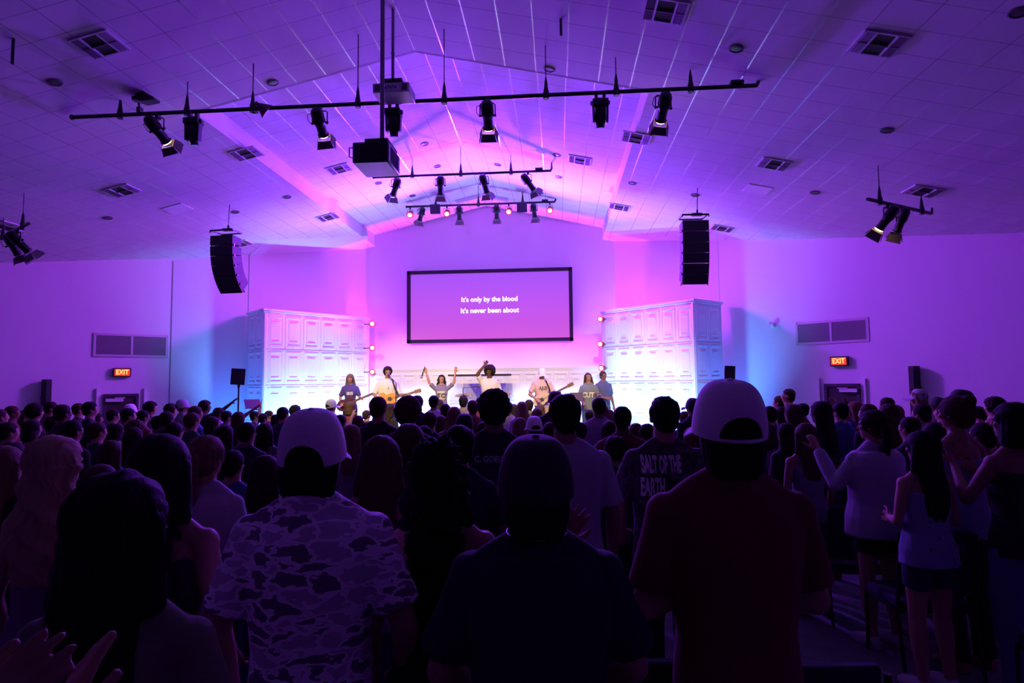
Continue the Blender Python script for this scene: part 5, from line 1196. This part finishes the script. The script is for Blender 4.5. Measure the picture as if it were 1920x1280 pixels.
# px, py of the crown, head width in pixels, then what can be made out
F, Mn = True, False
CR = [  # silhouettes along the back of the hall, left block
 (4, 766, 24, 'm', 'short', {}), (26, 760, 22, 'm', 'short', {}), (50, 768, 20, 'f', 'long', {}), (68, 757, 27, 'm', 'curly', {}), (98, 752, 18, 'm', 'short', dict(pose='front')), (120, 757, 27, 'm', 'short', {}), (150, 755, 18, 'm', 'short', {}),
 (171, 752, 23, 'm', 'short', dict(tall=1)), (184, 774, 14, 'f', 'long', {}), (215, 766, 20, 'm', 'short', {}), (243, 764, 24, 'm', 'short', {}), (247, 757, 15, 'm', 'short', dict(cap='w')), (284, 753, 21, 'm', 'curly', {}), (270, 768, 16, 'm', 'short', {}),
 (322, 757, 20, 'm', 'curly', {}), (344, 748, 18, 'm', 'short', dict(cap='g', sh='grey')), (315, 770, 26, 'm', 'short', {}), (368, 760, 25, 'm', 'short', {}), (386, 751, 19, 'm', 'curly', dict(pose='far')), (412, 763, 19, 'm', 'short', dict(pose='far')), (427, 769, 20, 'm', 'short', {}),
 (449, 771, 26, 'f', 'long', {}), (479, 770, 17, 'm', 'short', dict(pose='up_left')), (495, 774, 18, 'm', 'short', {}), (506, 769, 15, 'm', 'short', {}), (532, 762, 22, 'm', 'short', {}), (555, 760, 20, 'm', 'curly', dict(pose='both')), (520, 776, 20, 'f', 'long', {}),
 (579, 770, 18, 'm', 'short', dict(pose='both')), (602, 772, 16, 'm', 'short', dict(pose='up_right')), (622, 748, 18, 'm', 'short', dict(cap='g', pose='wave')), (658, 752, 20, 'f', 'bob', {}), (640, 776, 24, 'm', 'short', {}), (672, 778, 26, 'f', 'long', {}), (688, 768, 16, 'm', 'short', dict(pose='up_right')),
 (710, 742, 33, 'm', 'short', dict(tall=1)), (731, 756, 16, 'f', 'long', {}), (766, 745, 47, 'm', 'curly', {}), (783, 740, 22, 'm', 'short', {}), (814, 740, 19, 'm', 'short', dict(sh='pale')), (823, 748, 15, 'f', 'long', {}), (835, 756, 22, 'm', 'short', {}), (869, 741, 17, 'm', 'short', {}), (851, 762, 30, 'f', 'long', {}),
 (886, 749, 22, 'm', 'short', {}), (870, 775, 34, 'm', 'buzz', dict(cap='b', back=1)), (900, 743, 16, 'm', 'short', {}), (952, 752, 18, 'm', 'short', {}), (963, 757, 18, 'f', 'long', {}), (978, 752, 20, 'f', 'long', {}), (991, 748, 17, 'm', 'short', {}), (1012, 757, 17, 'f', 'bob', {}), (1006, 764, 15, 'f', 'long', {}),
 (974, 782, 33, 'f', 'bob', {}), (1000, 780, 30, 'm', 'buzz', dict(cap='w', sh='white')), (1040, 733, 24, 'm', 'short', dict(cap='b')), (1103, 768, 18, 'm', 'short', dict(pose='up_left', tone=3)), (1121, 744, 26, 'm', 'short', {}), (1127, 757, 27, 'f', 'long', dict(hc='light')), (1140, 767, 22, 'f', 'long', {}), (1107, 796, 20, 'f', 'long', dict(hc='light')), (1140, 788, 22, 'f', 'long', {}),
 (1165, 760, 37, 'm', 'short', {}), (1190, 795, 30, 'm', 'curly', {}), (1210, 796, 28, 'm', 'curly', {}), (1281, 770, 22, 'm', 'short', {}), (1297, 746, 24, 'm', 'short', dict(cap='b', pose='front')),
 # right block
 (1440, 760, 26, 'm', 'short', {}), (1462, 762, 27, 'f', 'long', {}), (1459, 741, 18, 'm', 'short', {}), (1477, 727, 17, 'm', 'buzz', dict(tall=1)), (1468, 755, 15, 'f', 'bob', {}), (1484, 757, 30, 'f', 'long', dict(hc='brown')), (1502, 755, 18, 'm', 'short', {}), (1536, 751, 36, 'f', 'long', {}),
 (1572, 753, 26, 'm', 'short', dict(pose='head')), (1600, 752, 26, 'f', 'long', dict(pose='head', hc='light')), (1586, 762, 22, 'f', 'long', {}), (1624, 756, 28, 'm', 'short', {}), (1660, 744, 22, 'm', 'short', dict(pose='reach')), (1663, 756, 32, 'f', 'long', dict(hc='brown')), (1673, 758, 30, 'f', 'long', {}),
 (1720, 729, 24, 'f', 'long', dict(cap='g')), (1724, 756, 30, 'm', 'short', {}), (1755, 744, 18, 'm', 'short', dict(cap='b')), (1762, 760, 22, 'm', 'short', {}), (1798, 730, 30, 'm', 'short', dict(cap='b', back=1)), (1830, 763, 20, 'f', 'curly', {}), (1835, 768, 16, 'm', 'short', {}), (1861, 745, 28, 'm', 'curly', {}), (1912, 756, 24, 'm', 'short', {}),
 # darker rows in front of them
 (20, 790, 34, 'm', 'short', {}), (64, 786, 36, 'f', 'bob', {}), (105, 782, 32, 'm', 'curly', {}), (140, 786, 36, 'm', 'short', {}), (186, 790, 34, 'm', 'short', {}), (222, 793, 30, 'f', 'bob', {}), (258, 788, 32, 'm', 'curly', {}), (300, 778, 26, 'm', 'short', {}), (330, 790, 34, 'm', 'short', {}), (362, 772, 28, 'm', 'short', {}),
 (400, 780, 30, 'f', 'bob', {}), (424, 796, 38, 'f', 'long', {}), (466, 790, 34, 'm', 'short', dict(sh='navy')), (498, 792, 34, 'f', 'long', dict(hc='dark')), (213, 832, 32, 'f', 'long', dict(hc='brown', sh='blue')), (254, 800, 36, 'f', 'long', dict(sh='red')),
 (660, 795, 38, 'f', 'long', {}), (690, 790, 34, 'm', 'short', {}), (806, 770, 30, 'm', 'short', dict(sh='navy')), (826, 778, 26, 'f', 'long', {}), (795, 800, 38, 'm', 'curly', dict(sh='blue')), (905, 790, 28, 'f', 'bob', {}), (940, 800, 34, 'm', 'short', {}), (1030, 790, 34, 'm', 'short', {}),
 (1085, 790, 30, 'm', 'short', {}), (1150, 820, 40, 'm', 'curly', dict(sh='navy')), (1295, 800, 40, 'f', 'long', {}), (1432, 800, 34, 'f', 'bob', dict(sh='lilac')), (1470, 792, 36, 'f', 'long', dict(hc='dark')), (1506, 792, 34, 'f', 'long', dict(hc='brown')), (1545, 790, 34, 'f', 'long', dict(sh='white')), (1580, 786, 32, 'f', 'long', dict(hc='brown')),
 (1700, 780, 34, 'm', 'short', {}), (1745, 790, 34, 'm', 'short', {}), (1835, 790, 40, 'm', 'short', dict(sh='blue')), (1668, 790, 34, 'f', 'long', dict(sh='navy')), (500, 870, 52, 'f', 'long', dict(hc='dark')), (440, 845, 44, 'm', 'short', {}), (30, 828, 44, 'f', 'bob', {}), (196, 868, 50, 'm', 'short', {}),
 (588, 792, 30, 'm', 'short', {}), (545, 800, 36, 'm', 'short', {}), (610, 800, 34, 'f', 'long', {}), (1340, 790, 34, 'm', 'short', {}), (1385, 800, 38, 'm', 'short', {}), (1234, 800, 30, 'm', 'short', {}), (1000, 830, 40, 'm', 'short', {}),
]
LM = [(-99, 'at the left edge'), (40, 'left of the left column speaker'), (75, 'below the left column speaker'), (115, 'left of the left exit door'), (160, 'beside the left exit door'), (196, 'before the left exit door'), (262, 'right of the left exit door'), (310, 'left of the wall seam'), (335, 'before the bluish left wall'),
      (425, 'below the left pole speaker'), (490, 'at the foot of the left set tower'), (560, 'before the left set tower'), (640, 'below the bass player'), (695, 'below the acoustic guitar'), (795, 'below the raised-arm singer'), (850, 'left of centre stage'), (890, 'below the centre singer'), (960, 'right of the palm-tree tee'),
      (1035, 'beside the white tee head'), (1080, 'below the right-hand singers'), (1150, 'left of the camouflage tee'), (1225, 'behind the camouflage tee'), (1285, 'left of the snapback cap'), (1380, 'right of the snapback cap'), (1455, 'beyond the aisle'), (1520, 'left of the right exit door'),
      (1560, 'before the right exit door'), (1615, 'right of the right exit door'), (1690, 'below the right column'), (1740, 'left of the bare back'), (1810, 'right of the bare back'), (1850, 'near the right edge'), (1895, 'at the right edge')]
placed = list(NEAR); rec = []
for px, py, wd, g, hk, ex in CR:
    fem = g == 'f'; W = .178 if hk in ('short', 'buzz') else .20
    y0 = min(12.2, W*FPX/wd); best = None
    for f in (1, 1.05, .95, 1.1, .9, 1.16, .85, 1.22, 1.3, .8, 1.4, .75, 1.5, .7, 1.62, 1.75):
        y = min(12.3, y0*f); p = fp(px, y)
        if y > 10.5 and p.x < -7.6: y = 10.3-(1-f)*2 if f < 1 else 10.3; p = fp(px, y)
        if y > 11 and p.x > 4.2: y = 10.6-(1-f)*2 if f < 1 else 10.6; p = fp(px, y)
        dm = min([math.hypot(p.x-a, p.y-b) for a, b in placed]+[9]); hh = (topz(px, py, y)-p.z)*1.75/1.779
        sc = min(dm, .46)-max(0, 1.46-hh)*2-max(0, hh-1.98)*2-abs(f-1)*.05
        if best is None or sc > best[0]: best = (sc, p, y)
    dm, p, y = best; placed.append((p.x, p.y))
    h = (topz(px, py, y)-p.z)*1.75/1.779; h = min(max(h, 1.46), 1.98)
    rec.append([px, py, p, h, fem, hk, ex])
# every head gets the words that point to it: landmark below which it stands, what its hair is like, and its turn among its like
def lmk(px): return [t for x, t in LM if px >= x][-1]
HN = dict(short='short-haired', curly='curly-haired', long='long-haired', bob='bobbed-hair', buzz='close-cropped', bun='bun-haired', pony='ponytailed')
keys = {}
for i, (px, py, p, h, fem, hk, ex) in enumerate(rec):
    look = 'capped' if ex.get('cap') else HN[hk]
    keys.setdefault((look, lmk(px)), []).append(i)
ORD = [['topmost', 'lower'], ['topmost', 'middle', 'lowest'], ['topmost', 'second highest', 'second lowest', 'lowest'], ['topmost', 'second highest', 'middle', 'second lowest', 'lowest'], ['topmost', 'second highest', 'third highest', 'third lowest', 'second lowest', 'lowest'], ['topmost', 'second highest', 'third highest', 'middle', 'third lowest', 'second lowest', 'lowest']]
POSW = dict(rest='', front='', clap='clapping', up_right='right arm up', up_left='left arm up', both='both hands up', high='both arms up', reach='reaching forward', far='arm stretched forward', wave='one palm raised', hips='hands on hips', head='hand on head')
for (look, lm), ids in keys.items():
    ids.sort(key=lambda i: rec[i][1])
    for k, i in enumerate(ids):
        px, py, p, h, fem, hk, ex = rec[i]; rnd = random.random
        sh = ex.get('sh') or random.choice(['black', 'black', 'black', 'navy', 'navy', 'grey', 'green', 'maroon', 'lilac', 'blue'])
        pose = ex.get('pose') or random.choice(['rest', 'rest', 'front', 'front', 'hips' if not fem else 'rest'])
        hc = ex.get('hc') or random.choice(['black', 'dark', 'dark', 'brown'] if not fem else ['dark', 'brown', 'dark', 'light'])
        cap = {'w': WCAP, 'g': WC, 'b': BCAP}.get(ex.get('cap'))
        lab = '%s person %s' % (look, lm)
        SHORT = len(lab.split()) > 10
        if len(ids) > 1: lab += ', '+ORD[len(ids)-2][k]+' of %d' % len(ids)
        if POSW[pose] and len((lab+' '+POSW[pose]).split()) <= 16: lab += ', '+POSW[pose]
        rz = -math.atan2(XR-p.x, 14.5-p.y)*.9+random.uniform(-.22, .22)
        kind = 'tank' if (fem and rnd() < .3) else 'tee'
        crowd(lab, p, h, rz, fem, pose, kind, sh, hk, hc, ex.get('tone', random.choice([0, 0, 1, 0, 2])), (cap, 'b' if ex.get('back') else 'f') if cap else None, 'people standing in the crowd')

bpy.context.view_layer.update()
